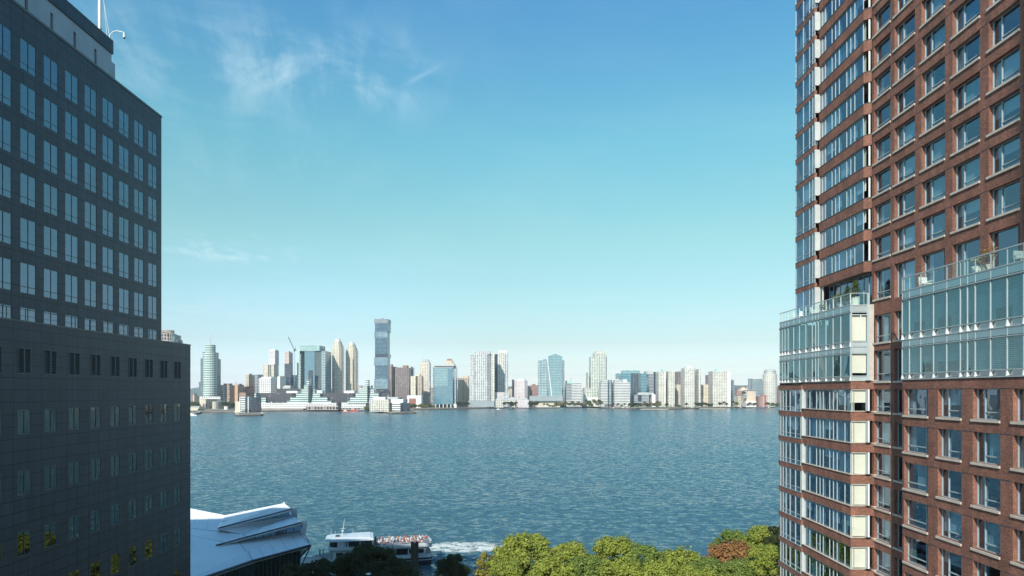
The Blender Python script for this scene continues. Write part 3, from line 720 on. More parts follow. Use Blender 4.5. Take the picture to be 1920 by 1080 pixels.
# --- terrace things ---------------------------------------------------------------
M_leafd = None
def leafmat(name, c1, c2, c3, tr=.35):
    m, t = newmat(name); g = t.n('ShaderNodeNewGeometry'); tcn = t.n('ShaderNodeTexCoord')
    n = t.noise(tcn.outputs['Object'], .45, 3, .6)
    c = t.mix(t.ss(n, .35, .65), c1, c2); c = t.mix(t.m('POWER', g.outputs['Random Per Island'], 2.2), c, c3)
    p = t.n('ShaderNodeBsdfPrincipled'); t.put(p.inputs['Base Color'], c); p.inputs['Roughness'].default_value = .6; p.inputs['Specular IOR Level'].default_value = .25
    tl = t.n('ShaderNodeBsdfTranslucent'); t.put(tl.inputs[0], c); mx = t.n('ShaderNodeMixShader'); mx.inputs[0].default_value = tr
    t.nt.links.new(p.outputs[0], mx.inputs[1]); t.nt.links.new(tl.outputs[0], mx.inputs[2])
    o = t.n('ShaderNodeOutputMaterial'); t.nt.links.new(mx.outputs[0], o.inputs[0]); return m
L_conifer = leafmat('conifer needles', (.05, .09, .03), (.08, .12, .03), (.15, .16, .04))
L_flower = leafmat('pale flowering shrub', (.14, .19, .08), (.20, .24, .10), (.75, .72, .65))
L_dry = leafmat('dry orange foliage', (.26, .16, .07), (.30, .20, .08), (.36, .26, .12))
M_bark = plain('bark', (.09, .07, .05), .95, .3, 1.5)
def leaves(mb, c, rad, n, size, m, flat=1.0, rng=random):
    cx, cy, cz = c
    for _ in range(n):
        d = Vector((rng.gauss(0, 1), rng.gauss(0, 1), rng.gauss(0, 1))).normalized(); r = rad*(rng.random()**.35)*(1+.22*max(0, rng.gauss(0, 1)))
        p = Vector((cx+d.x*r, cy+d.y*r, cz+d.z*r*flat))
        nrm = (d+Vector((rng.uniform(-.8, .8), rng.uniform(-.8, .8), rng.uniform(-.3, 1.1)))).normalized()
        a = nrm.orthogonal().normalized(); a = Matrix.Rotation(rng.uniform(0, 6.28), 3, nrm) @ a; b = nrm.cross(a)
        s = size*rng.uniform(.6, 1.3); t_ = s*rng.uniform(.5, .9)
        mb.face([p-a*s, p-b*t_*.8, p+a*s, p+b*t_], m)
def potted(name, label, x, y, h, rad, lm, pot, z=ZS+.0, cone=False, potw=.35, poth=.55):
    t_ = empty(name, (x, y, z-.02), label, 'potted plant', 'plants on the terraces')
    p = MB(); p.cyl(x, y, z-.02, z-.02+poth, potw*.8, pot, 12, potw); p.cyl(x, y, z+poth-.1, z+poth-.02, potw*1.05, pot, 12, potw*1.05); p.build('pot', t_)
    s = MB(); s.tube((x, y, z+poth-.1), (x, y, z+h-.3), .04, M_bark); s.build('stem', t_)
    l = MB()
    if cone:
        for i in range(6): leaves(l, (x+random.uniform(-.1, .1), y+random.uniform(-.1, .1), z+poth+.25+(h-poth)*.8*i/5), rad*(1-.13*i), 120, .07, lm)
    else:
        for i in range(6): leaves(l, (x+random.uniform(-.5, .5)*rad, y+random.uniform(-.6, .6)*rad, z+poth+(h-poth)*random.uniform(.3, .8)), rad*.55, 80, .06, lm)
    l.build('foliage', t_)
potted('potted_conifer', 'dark green conifer in a white pot behind the glass balustrade corner of the terrace', 32.75, 65.15, 2.3, .6, L_conifer, M_white, cone=True, potw=.45, poth=.8)
potted('potted_conifer', 'small conifer just behind the taller one on the far terrace corner', 32.7, 66.6, 2.0, .4, L_conifer, M_dalu, cone=True)
potted('potted_shrub', 'pale flowering shrub in a low pot by the white pilaster of the terrace', 32.7, 71.7, 1.15, .65, L_flower, M_white, potw=.4, poth=.3)
potted('potted_shrub', 'rounded green shrub behind the middle of the terrace balustrade', 32.7, 69.2, 1.7, .65, leafmat('terrace shrub', (.10, .16, .05), (.15, .2, .06), (.3, .3, .12)), M_dalu, poth=.4)
potted('potted_shrub', 'olive shrub in a grey pot beside the potted conifers on the terrace', 32.8, 67.9, 1.45, .6, L_conifer, M_alu, poth=.45)
potted('potted_shrub', 'dry orange bush above the rail of the near terrace', 32.6, 46.9, 1.9, .62, L_dry, M_stone, poth=.5)
potted('potted_shrub', 'thin bush with pale blossom by a window of the near terrace', 32.7, 48.0, 1.4, .33, L_flower, M_white, poth=.6)
def chair(label, x, y, rz, m=M_white, lounge=False):
    t_ = empty('terrace_chair', (x, y, ZS-.02), label, 'chair', 'chairs on the terraces', rz)
    def bb(name, *a): q = MB(); q.box(*a); o = q.build(name, org=(0, 0, 0)); o.parent = t_
    w_ = .8 if lounge else .5
    bb('seat', -w_/2, w_/2, -.27, .27, .36, .44, m); bb('backrest', -w_/2, w_/2, .22, .29, .46, .95, m)
    for a in (-1, 1):
        for b in (-.24, .24): bb('leg', a*(w_/2-.04)-.02, a*(w_/2-.04)+.02, b-.02, b+.02, 0, .36, m)
        bb('armrest', a*(w_/2)-.03, a*(w_/2)+.03, -.25, .22, .60, .64, m)
chair('white terrace chair nearest the far corner of the building', 32.8, 79.2, .4); chair('white terrace chair second from the far corner', 32.9, 77.6, -.5)
chair('broad white lounge chair on the far terrace before the pilaster', 32.8, 74.3, 1.2, lounge=True)
chair('white lounge chair at the far end of the near terrace', 32.9, 54.3, .3, lounge=True)
chair('grey lounge chair on the near terrace beside the right edge of the photo', 32.9, 44.0, .2, M_alu, True)
tb = empty('terrace_table', (32.9, 76.2, ZS-.02), 'small round dark table between the white chairs on the far terrace', 'table', rz=0)
q = MB(); q.cyl(32.9, 76.2, ZS+.66, ZS+.70, .4, M_dalu, 16); q.build('table_top', tb); q = MB(); q.cyl(32.9, 76.2, ZS-.02, ZS+.66, .04, M_dalu, 8); q.cyl(32.9, 76.2, ZS-.02, ZS+.02, .25, M_dalu, 12); q.build('pedestal', tb)

# unseen tower added behind the viewpoint, whose edge shades the near end of the brick facade
NB = empty('brick_tower', (30, -12, 2.2), 'unseen brick tower added behind the viewpoint to shade the near brick facade', 'tower')
mb = MB(); mb.box(15.4, 46, -20, -2.5, 2.2, H+90, M_brick2); mb.build('wall', NB)
# ------------------------------------------------------------------ riverside pavilion with folded white roofs
M_mem = plain('white roof membrane', (.84, .86, .87), .5, .04, .12, .4)
M_seam = plain('roof seam', (.30, .34, .40), .6, .1)
M_edge = plain('dark roof edge', (.05, .06, .07), .5, .1)
PV = empty('pier_pavilion', (-75, 135, 1.0), 'pier pavilion with folded white shell roofs and slanted glass strips beside the block', 'pavilion')
def RP(px, py, z):
    Y = (H-z)*F/(py-HZ); return Vector(((px-960)*Y/F, Y, z))
# roof edges: front eaves, strips and tips (photo row, height over the river)
f0 = RP(300, 1112, 9.0); f1 = RP(474, 1052, 9.6); f2 = RP(582, 1023, 11.5)           # lowest (front) eave
v0 = RP(300, 1006, 11.5); v1 = RP(462, 1034.5, 10.6)                                  # valley in front shell
s2a = RP(406, 1023, 10.9); s2b = RP(566, 996, 12.6)                                   # strip 2 bottom edge
t2b = RP(566, 980, 15.2)                                                              # strip 2 top edge (same start)
w0 = RP(300, 971, 13.2); w1 = RP(455, 999, 11.9)
s1a = RP(410, 991, 13.0); s1b = RP(549, 966, 14.2); t1b = RP(548, 955, 16.2)
e0 = RP(300, 942, 15.0); e1 = RP(422, 966, 13.8); e2 = RP(532, 943.5, 17.3)
sh = MB(); TH = .35
sh.slab([f0, f1, v1, v0], TH, M_mem); sh.slab([f1, f2, s2b, v1], TH, M_mem); sh.slab([v1, s2b, s2a, v0+(v1-v0)*.62], TH*.8, M_mem)
sh.build('front_roof_shell', PV)
sh = MB(); sh.slab([v0, v0+(v1-v0)*.62, s2a, w1, w0], TH, M_mem); sh.slab([s2a, t2b, s1b, w1], TH, M_mem); sh.slab([w1, s1b, s1a, w0+(w1-w0)*.7], TH*.8, M_mem)
sh.build('middle_roof_shell', PV)
sh = MB(); sh.slab([w0, w0+(w1-w0)*.7, s1a, e1, e0], TH, M_mem); sh.slab([s1a, t1b, e2, e1], TH, M_mem)
sh.build('rear_roof_shell', PV)
def strip(a, b, c, n):
    """glazed strip: a = pointed start, b lower end, c upper end"""
    g = MB(); up = Vector((0, 0, .06)); off = Vector((0, -.25, .12))
    g.face([a+off, b+off, c+off], M_rfl); fr = MB()
    fr.tube(a+off, b+off, .12, M_alu); fr.tube(a+off, c+off, .14, M_edge)
    for i in range(1, n+1):
        k = i/n; fr.tube(a.lerp(b, k)+off, a.lerp(c, k)+off, .09, M_edge if n > 10 else M_alu)
    o = fr.build('skylight_strip', PV); g.build('glass', o)
strip(s2a, s2b, t2b, 11); strip(s1a, s1b, t1b, 9)
def fin(b, c, w_, h_):
    f = MB(); d = Vector((w_, -.4, 0)); f.slab([b+Vector((0, -.2, -.4)), b+d+Vector((0, -.2, -.8)), c+d*1.15+Vector((0, 0, h_)), c+Vector((0, 0, h_))], .25, M_mem)
    o = f.build('end_fin', PV)
fin(RP(560, 1024, 9.5), RP(566, 979, 15.0), 1.15, .4); fin(s1b, t1b, 1.1, .5)
bm = MB()
bm.tube(f0, f1, .28, M_edge); bm.tube(f1, f2, .28, M_edge)
bm.tube(e2, RP(543, 957, 14.5), .2, M_mem); bm.tube(RP(543, 957, 14.5), RP(547, 971, 13), .15, M_mem)
bm.tube(s2b, RP(580, 1016, 9.5), .2, M_mem); bm.tube(RP(548, 974, 12.5), RP(556, 984, 11.5), .18, M_mem)
bm.tube(f2, RP(556, 1052, 5), .2, M_edge); bm.tube(f2+Vector((.1, 0, 0)), RP(568, 1054, 2), .14, M_edge)
bm.build('roof_strut', PV)
sm = MB()
for a, b in ((v0.lerp(w0, .35), s2a.lerp(w1, .25)), (v0.lerp(w0, .6), w1.lerp(s2a, .1)), (f0.lerp(v0, .45), f1.lerp(v1, .5)), (v1.lerp(f2, .03), v1.lerp(f1, .98)), (s2b.lerp(s2a, .05), s2b.lerp(f2, .95)), (w1, s2a.lerp(t2b, .35)), (v1, s2a.lerp(s2b, .25)), (s1a.lerp(e1, .5), t1b.lerp(e2, .5))):
    sm.tube(a+Vector((0, 0, .06)), b+Vector((0, 0, .06)), .05, M_seam, n=5)
for a, b, c, d in ((f0, f1, v0, v1), (f1, f2, v1, s2b), (v0, s2a, w0, w1), (s2a, t2b, w1, s1b), (w0, s1a, e0, e1), (s1a, t1b, e1, e2)):
    for k in (.2, .4, .6, .8): sm.tube(a.lerp(b, k)+Vector((0, 0, .03)), c.lerp(d, k)+Vector((0, 0, .03)), .022, M_seam, n=4)
sm.build('roof_seam', PV)
vt = MB()
for px, py, z in ((451, 962, 14.6), (458, 989, 12.3)):
    p = RP(px, py, z); vt.prism([(p.x-.3, p.y-.3), (p.x+.3, p.y-.1), (p.x+.6, p.y+1.3), (p.x, p.y+1.1)], z-.4, z+.35, M_seam)
vt.build('roof_hatch', PV)
# glass walls and floating deck
m, t = newmat('dark curtain glass'); finish(t, (.015, .022, .025), .06, .9)
gw = MB()
def wallq(a, b, zb, m_):
    gw.face([(a.x, a.y+.8, zb), (b.x, b.y+.8, zb), (b.x, b.y+.8, b.z-.5), (a.x, a.y+.8, a.z-.5)], m_)
wallq(f0, f1, 1.4, m); fr_in = f1.lerp(f2, .8); wallq(f1, fr_in, 1.4, m)
gw.face([(fr_in.x, fr_in.y+.8, 1.4), (s2b.x-3, s2b.y, 1.4), (s2b.x-3, s2b.y, s2b.z-.6), (fr_in.x, fr_in.y+.8, fr_in.z-.5)], m)
gw.face([(s2b.x-3, s2b.y, 1.4), (e2.x-2, e2.y, 1.4), (e2.x-2, e2.y, e1.z-.6), (s2b.x-3, s2b.y, s2b.z-.6)], m)
for i in range(22):
    p = f0.lerp(f1, i/11) if i <= 11 else f1.lerp(fr_in, (i-11)/11)
    gw.box(p.x-.06, p.x+.06, p.y+.68, p.y+.79, 1.4, p.z-.45, M_dalu)
gw.build('glass_wall', PV)
dk = MB(); dk.box(-125, f2.x+3, 108, 166, .15, 1.3, M_conc); dk.build('deck', PV)
tri = MB(); a_, b_, c_ = f1.lerp(f2, .35)+Vector((0, .1, -.4)), f2+Vector((-.3, .1, -.5)), RP(558, 1048, 7.2)
tri.face([a_, c_, b_], m); tri.tube(a_, c_, .12, M_edge); tri.tube(b_, c_, .14, M_edge); tri.build('canopy_glass', PV)

# ------------------------------------------------------------------ ferry
M_hull = plain('navy hull paint', (.018, .022, .045), .3, .1, .5, .5)
M_fw = plain('white boat paint', (.56, .62, .66), .35, .05, .5, .5)
M_fdk = plain('grey deck', (.25, .27, .28), .8, .1)
M_fgl, t = newmat('tinted boat windows'); finish(t, (.01, .015, .02), .04, .9)
FY = 165.5; FX = (701-960)*FY/F
FE = empty('ferry', (FX, FY, 0), 'white two-deck sightseeing ferry with navy hull and crowded open top deck, behind the dark trees', 'ferry', rz=R(13))
LH = 13.9
def fb(name, mb_): o = mb_.build(name, org=(0, 0, 0)); o.parent = FE; return o
def hull_poly(w_, xb, xs):   # bow to the left
    return [(xb, 0), (xb+2.2, -w_*.55), (xb+5.5, -w_), (xs-1, -w_), (xs, -w_*.85), (xs, w_*.85), (xs-1, w_), (xb+5.5, w_), (xb+2.2, w_*.55)]
q = MB(); q.prism(hull_poly(3.4, -LH+1.2, LH-.6), -.6, 1.9, M_hull, M_fdk, hull_poly(3.9, -LH, LH)); q.prism(hull_poly(3.96, -LH-.05, LH+.04), 1.28, 1.40, M_fw); fb('hull', q)
q = MB(); P = hull_poly(3.9, -LH-.1, LH-.2); q.prism(P, 1.9, 2.75, M_fw, M_fdk, hull_poly(3.95, -LH-.5, LH-.2)); fb('bulwark', q)
q = MB(); q.box(-9.5, 12.2, -3.4, 3.4, 1.9, 4.35, M_fw)
o = fb('main_cabin', q)
q = MB()
for x0, x1 in ((-8.8, -7.2), (-6.8, -5), (-4.6, -2.6), (-2.2, -.2), (.3, 2.3), (3.0, 4.8), (8.2, 9.6), (10.2, 11.7)): 
    q.box(x0, x1, -3.44, -3.39, 2.95, 3.95, M_fgl); q.box(x0, x1, 3.39, 3.44, 2.95, 3.95, M_fgl)
q.box(5.1, 7.9, -3.44, -3.38, 2.0, 4.1, M_fgl); w2 = q.build('cabin_window', org=(0, 0, 0)); w2.parent = o
q = MB()   # upper deck slab + bulwark of the open part
q.box(-10.4, LH-.3, -3.8, 3.8, 4.35, 4.5, M_fdk)
for a in (-3.8, 3.7): q.box(-.2, LH-.4, a, a+.1, 4.5, 5.35, M_fw)
q.prism([(LH-.42, -3.8), (LH-.3, -3.8), (LH+.05, 0), (LH-.3, 3.8), (LH-.42, 3.8), (LH-.1, 0)], 4.3, 5.35, M_fw); fb('upper_deck', q)
q = MB(); q.prism([(-10.6, -2.4), (-9.4, -3.4), (-.3, -3.4), (-.3, 3.4), (-9.4, 3.4), (-10.6, 2.4)], 4.5, 5.25, M_fw)
for x in (-10.3, -8.5, -6.7, -6.2, -3.4, -.5):
    for a in (-3.4, 3.3): q.box(x, x+.22, a if x > -10 else a*.72, (a if x > -10 else a*.72)+.1, 5.25, 6.6, M_fw)
q.box(-8.3, -6.8, -3.36, -3.2, 5.25, 6.6, M_fw)
o = fb('upper_cabin', q)
q = MB(); q.prism([(-10.35, -2.3), (-9.3, -3.3), (-.4, -3.3), (-.4, 3.3), (-9.3, 3.3), (-10.35, 2.3)], 5.26, 6.58, M_fgl); w2 = q.build('cabin_window', org=(0, 0, 0)); w2.parent = o
q = MB(); q.prism([(-11.3, -2.6), (-9.6, -3.75), (-.1, -3.75), (-.1, 3.75), (-9.6, 3.75), (-11.3, 2.6)], 6.6, 7.05, M_fw, M_fw, [(-11.0, -2.4), (-9.6, -3.5), (-.2, -3.5), (-.2, 3.5), (-9.6, 3.5), (-11.0, 2.4)])
q.prism([(-10.2, -2.0), (-.8, -3.0), (-.8, 3.0), (-10.2, 2.0)], 7.05, 7.3, M_fw); q.box(-9, -8, -1.2, -.2, 7.3, 7.6, M_fgl); fb('roof', q)
q = MB(); q.tube((-7.5, 0, 7.2), (-6.9, 0, 11.2), .12, M_fw, .05); q.tube((-7.9, 0, 9), (-6.6, 0, 9), .04, M_fw); q.box(-7.7, -7.1, -.25, .25, 8.3, 8.5, M_fw); mo = fb('mast', q)
q = MB()
for x, h_ in ((-10.0, 1.9), (-9.0, 1.3), (-5.0, 1.4), (-3.0, .9)): q.tube((x, -.8, 7.2), (x, -.8, 7.3+h_), .03, M_fw)
fb('antenna', q)
# railings round the open deck and the bow
q = MB()
for a in (-3.75, 3.75):
    q.tube((-.1, a, 5.7), (LH-.4, a, 5.7), .03, M_fw, n=5)
    for i in range(9): q.tube((i*1.65, a, 5.35), (i*1.65, a, 5.7), .02, M_fw, n=5)
fb('railing', q)
# ---- people: one continuous skinned body, sampled once per pose
def skin_person(arm):
    J = {'p': (0, 0, .95), 'w': (0, 0, 1.12), 'c': (0, 0, 1.36), 'n': (0, 0, 1.50), 'h': (0, -.015, 1.60), 't': (0, -.01, 1.72)}
    for s_, k in ((1, 'l'), (-1, 'r')):
        J[k+'h'] = (.09*s_, 0, .90); J[k+'k'] = (.10*s_, -.02, .50); J[k+'a'] = (.10*s_, .02, .09); J[k+'f'] = (.11*s_, -.14, .04)
        J[k+'s'] = (.19*s_, 0, 1.41)
        if arm == 0: J[k+'e'] = (.25*s_, .03, 1.13); J[k+'w'] = (.24*s_, -.08, .90)
        elif arm == 1: J[k+'e'] = (.26*s_, -.06, 1.15); J[k+'w'] = (.13*s_, -.26, 1.38)
        else: J[k+'e'] = (.25*s_, -.12, 1.16); J[k+'w'] = (.18*s_, -.33, 1.06)
    E = [('p', 'w'), ('w', 'c'), ('c', 'n'), ('n', 'h'), ('h', 't')]
    for k in 'lr': E += [('p', k+'h'), (k+'h', k+'k'), (k+'k', k+'a'), (k+'a', k+'f'), ('c', k+'s'), (k+'s', k+'e'), (k+'e', k+'w')]
    rad = dict(p=.13, w=.125, c=.14, n=.055, h=.095, t=.075)
    for k in 'lr': rad.update({k+'h': .085, k+'k': .062, k+'a': .042, k+'f': .035, k+'s': .06, k+'e': .045, k+'w': .033})
    ks = list(J); me = bpy.data.meshes.new('person_body'); me.from_pydata([J[k] for k in ks], [(ks.index(a), ks.index(b)) for a, b in E], [])
    o = bpy.data.objects.new('person_body', me); COL.objects.link(o)
    sk = o.modifiers.new('skin', 'SKIN'); sl = me.skin_vertices[0].data
    for i, k in enumerate(ks): sl[i].radius = (rad[k], rad[k]*(.75 if k in 'pwc' else 1)); sl[i].use_root = (k == 'p')
    sub = o.modifiers.new('sub', 'SUBSURF'); sub.levels = 1; sub.render_levels = 1
    dg = bpy.context.evaluated_depsgraph_get(); em = bpy.data.meshes.new_from_object(o.evaluated_get(dg)); bpy.data.objects.remove(o)
    return em
bodies = [skin_person(i) for i in range(3)]
M_skin = plain('skin', (.48, .30, .22), .6, .1, 4); M_hair = plain('dark hair', (.05, .035, .025), .7, .2, 4); M_hair2 = plain('fair hair', (.35, .24, .12), .7, .2, 4)
SH = {'white': (.78, .78, .76), 'red': (.55, .06, .05), 'dark blue': (.03, .05, .14), 'pink': (.70, .30, .30), 'black': (.02, .02, .025), 'light blue': (.30, .45, .62), 'orange': (.65, .22, .05)}
SHM = {k: plain(k+' shirt', c, .85, .05, 4) for k, c in SH.items()}; M_trs = plain('dark trousers', (.05, .055, .08), .85, .1, 4)
hm = MB()
hm.cyl(0, .01, 1.66, 1.73, .10, M_hair, 10, .085); hm.cyl(0, .01, 1.73, 1.775, .085, M_hair, 10, .04); hm.box(-.085, .085, .03, .10, 1.50, 1.66, M_hair)
h0 = hm.build('hair', org=(0, 0, 0)); hair_me = h0.data; bpy.data.objects.remove(h0)
hair2 = hair_me.copy(); hair2.materials[0] = M_hair2
pm = {}
def person_mesh(i, shirt):
    if (i, shirt) in pm: return pm[(i, shirt)]
    me = bodies[i].copy(); me.materials.clear()
    for mm in (M_skin, SHM[shirt], M_trs): me.materials.append(mm)
    for pgn in me.polygons:
        c = pgn.center; pgn.use_smooth = True
        k = 0
        if c.z < .95 and abs(c.x) < .2: k = 2
        elif c.z < 1.46 and (abs(c.x) < .24 and c.y > -.2): k = 1
        pgn.material_index = k
    pm[(i, shirt)] = me; return me
rng = random.Random(5); fm_ = Matrix.Translation((FX, FY, 0)) @ Matrix.Rotation(R(13), 4, 'Z')
def person(x, y, z, shirt, label, group):
    p = fm_ @ Vector((x, y, z)); o = bpy.data.objects.new('person', person_mesh(rng.randrange(3), shirt)); COL.objects.link(o)
    o.location = p; o.rotation_euler = (0, 0, rng.uniform(-3.1, 3.1)); s_ = rng.uniform(.93, 1.04); o.scale = (s_, s_, s_)
    tag(o, label, 'person', group); hh = bpy.data.objects.new('hair', hair_me if rng.random() < .7 else hair2); COL.objects.link(hh); hh.parent = o
spots = []
for i in range(17):
    for j in range(5):
        x = .5+i*.78+rng.uniform(-.2, .2); y = -3.3+j*1.5+rng.uniform(-.3, .3)
        if x > LH-1 or rng.random() < (.35 if 4 < x < 7.5 else .12): continue
        spots.append((x, y))
names_ = ['first', 'second', 'third', 'fourth', 'fifth', 'sixth', 'seventh', 'eighth', 'ninth', 'tenth', 'eleventh', 'twelfth', 'thirteenth', 'fourteenth', 'fifteenth']
tally = {}
for x, y in sorted(spots):
    s_ = rng.choice(['white', 'white', 'white', 'red', 'dark blue', 'pink', 'black', 'light blue', 'orange'] if x < 6 else ['white', 'white', 'pink', 'red', 'orange', 'light blue', 'white'])
    end = 'stern end' if x > 9 else ('middle' if x > 4.5 else 'cabin end')
    k = tally[(s_, end)] = tally.get((s_, end), -1)+1
    person(x, y, 4.5, s_, f'{names_[k]} passenger from the left in {s_}, {end} of the ferry open deck', 'passengers on the open top deck of the ferry')
person(-12.6, -.5, 2.75, 'black', 'darkly dressed person standing at the ferry bow rail, left of the pair', None)
person(-11.8, -.9, 2.75, 'dark blue', 'darkly dressed person standing at the ferry bow rail, right of the pair', None)
# mooring piles
for (px, pt, pb, r_, lab) in ((777.5, 1016, 1068, .95, 'thick dark mooring pile cluster standing in front of the ferry stern'),):
    Y = 158; a = W(px, pt, Y); pl_ = empty('mooring_pile', (a[0], Y, 0), lab, 'mooring pile')
    for dx, dy in ((-.5, 0), (.5, 0), (0, -.5), (0, .5)):
        q = MB(); q.cyl(a[0]+dx, Y+dy, -2, a[2]-abs(dy), .42, M_bark, 10, .40); q.build('pile', pl_)
    q = MB(); q.cyl(a[0], Y, 2.6, 2.9, 1.02, M_edge, 14); q.build('band', pl_)
# ------------------------------------------------------------------ near trees
L_yel = leafmat('yellow green leaves', (.27, .33, .05), (.20, .26, .045), (.42, .45, .09))
L_grn = leafmat('mid green leaves', (.14, .22, .045), (.19, .27, .05), (.30, .36, .09))
L_drk = leafmat('dark green and shade-toned leaves', (.035, .055, .02), (.05, .07, .022), (.08, .09, .03))  # dark green foliage, and near trees whose shade is put into the leaf colour
L_red = leafmat('reddish brown leaves', (.34, .15, .055), (.22, .20, .06), (.42, .22, .09))
L_gold = leafmat('golden thin leaves', (.30, .26, .04), (.20, .21, .04), (.38, .33, .07))
def crown_mesh(seed, n, leaf, clumps, rx=1.0, rz=.8, m=None):
    """unit crown (radius 1) made of leaf sized faces gathered in clumps"""
    rg = random.Random(seed); mb = MB(); cs = []
    for i in range(clumps):
        a = i*2.39996+rg.uniform(-.3, .3); h = rg.uniform(-.55, .95); rr = math.sqrt(max(.02, 1-h*h))*rg.uniform(.35, .82)
        cs.append(((rr*math.cos(a)*rx, rr*math.sin(a)*rx, h*rz*.82), rg.uniform(.22, .34) if clumps < 40 else rg.uniform(.10, .26)))
    cs.append(((0, 0, .35*rz), .45))
    for c, r in cs: leaves(mb, c, r, int(n/clumps), leaf, m, .75, rg)
    return mb, cs
TREEM = {}
def tree_kind(seed, n, leaf, clumps, m, rx=1.0, rz=.8):
    mb, cs = crown_mesh(seed, n, leaf, clumps, rx, rz, m); o = mb.build('crown', org=(0, 0, 0)); me = o.data; bpy.data.objects.remove(o)
    rg = random.Random(seed); tb = MB(); base = -2.0
    tb.tube((0, 0, base), (.02, 0, -.75), .055, M_bark, .04, 8)
    for c, r in cs[:12]:
        mid = Vector((c[0]*.4, c[1]*.4, -.35+c[2]*.3)); tb.tube((.02, 0, -.78), mid, .032, M_bark, .02, 5); tb.tube(mid, c, .02, M_bark, .006, 5)
    o = tb.build('trunk', org=(0, 0, 0)); tm = o.data; bpy.data.objects.remove(o); return me, tm
def place_tree(name, label, cat, kind, X, Y, ztop, r, group, rz=0., rzf=.8, base=2.2, sq=1.):
    zc_ = ztop-r*rzf*1.05*sq
    if cat == 'tree' and base < 2.5: r *= 1.1
    t_ = empty(name, (X, Y, base), label, cat, group)
    for nm, me in zip(('crown', 'trunk'), kind):
        o = bpy.data.objects.new(nm, me); COL.objects.link(o); o.parent = t_
        o.location = (0, 0, zc_-base); o.rotation_euler = (0, 0, rz)
        sz = r if nm == 'crown' else max(.2, (zc_-base)/2.0)
        o.scale = (r, r, r*sq) if nm == 'crown' else (r, r, sz)
        if nm == 'trunk' and abs(sz/r-1) > .02: o.scale = (r, r, sz)
KY = [tree_kind(s, 17000, .036, 60, L_yel) for s in (1, 2, 3)]
KG = [tree_kind(s, 17000, .036, 60, L_grn) for s in (4, 5)]
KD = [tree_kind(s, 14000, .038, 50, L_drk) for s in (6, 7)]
KR = [tree_kind(8, 15000, .038, 60, L_red, rz=.65)]
KO = [tree_kind(9, 2500, .06, 18, L_gold)]
GR = 'trees along the near river bank'
near = [
 ('bushy yellow green tree with the tallest crown, left end of the sunlit row', KY[0], 985, 997, 128, 6.6, .3),
 ('yellow green tree in the sunlit row, just right of the tallest crown', KY[1], 1068, 1017, 127, 5.0, 1.2),
 ('yellow green tree with a two-humped crown in the middle of the sunlit row', KY[2], 1148, 1005, 129, 5.6, 2.2),
 ('mid green tree between the two-humped crown and the broad crown of the sunlit row', KG[0], 1207, 1021, 126, 4.4, .4),
 ('broad yellow green tree in the sunlit row left of the reddish tree', KY[0], 1275, 1027, 128, 6.2, 3.3),
 ('low green tree tucked in front of the broad crown beside the reddish tree', KG[1], 1332, 1046, 121, 5.2, 1.9),
 ('reddish brown autumn tree near the brick tower', KR[0], 1376, 1005, 128.5, 6.6, .6),
 ('green tree behind the reddish brown tree, its top poking over the crown', KG[0], 1376, 993, 138, 4.6, 2.0),
 ('tall yellow green tree against the edge of the brick tower', KY[1], 1432, 985, 133, 5.2, 4.0),
 ('dark shaded tree touching the edge of the brick tower', KD[0], 1468, 982, 131, 4.4, .7),
 ('green tree in front of the reddish brown tree', KG[1], 1395, 1046, 119, 4.2, 4.1),
 ('yellow green tree at the foot of the brick tower, right of the reddish tree', KY[2], 1438, 1020, 118, 4.6, .9),
 ('low yellow green tree at the bottom edge, below the second crown of the sunlit row', KY[1], 1035, 1046, 118, 5.4, 2.2),
 ('low green tree at the bottom edge left of the two-humped crown', KG[0], 1105, 1044, 118, 5.0, 1.1),
 ('low yellow green tree at the bottom edge below the two-humped crown', KY[0], 1172, 1046, 117, 5.2, 4.4),
 ('low green tree at the bottom edge below the broad crown', KY[2], 1240, 1052, 117, 5.0, .1),
 ('low yellow green tree at the bottom edge right of the broad crown', KY[1], 1302, 1060, 116, 4.8, 2.9),
 ('small thin golden tree left of the tallest sunlit crown', KO[0], 917, 1036, 131, 3.3, .2),
 ('low yellow green tree at the bottom edge under the tallest sunlit crown', KY[2], 955, 1050, 119, 4.2, 5.1),
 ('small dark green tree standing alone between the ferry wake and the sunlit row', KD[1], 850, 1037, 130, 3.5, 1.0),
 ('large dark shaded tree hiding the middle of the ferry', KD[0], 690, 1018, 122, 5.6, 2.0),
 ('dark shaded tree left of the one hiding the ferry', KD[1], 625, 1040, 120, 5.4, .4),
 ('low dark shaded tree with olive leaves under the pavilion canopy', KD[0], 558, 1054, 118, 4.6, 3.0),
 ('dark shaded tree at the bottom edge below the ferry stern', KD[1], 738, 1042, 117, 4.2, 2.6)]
for lab, kd, px, pt, Y, r, rz in near:
    X = (px-960)*Y/F; zt = H+(HZ-pt)*Y/F
    place_tree('river_bank_tree', lab, 'tree', kd, X, Y, zt, r, GR, rz)
# street lamp poking through the dark trees
a = W(691, 1076, 112); la = empty('street_lamp', (a[0], 112, 2.2), 'pale headed street lamp among the dark trees at the bottom edge', 'street lamp')
q = MB(); q.tube((a[0], 112, 2.2), (a[0], 112, a[2]), .07, M_dalu); q.build('post', la)
q = MB(); q.cyl(a[0], 112, a[2], a[2]+.12, .45, M_white, 14, .2); q.cyl(a[0], 112, a[2]-.15, a[2], .2, M_white, 12, .45); q.build('lamp_head', la)

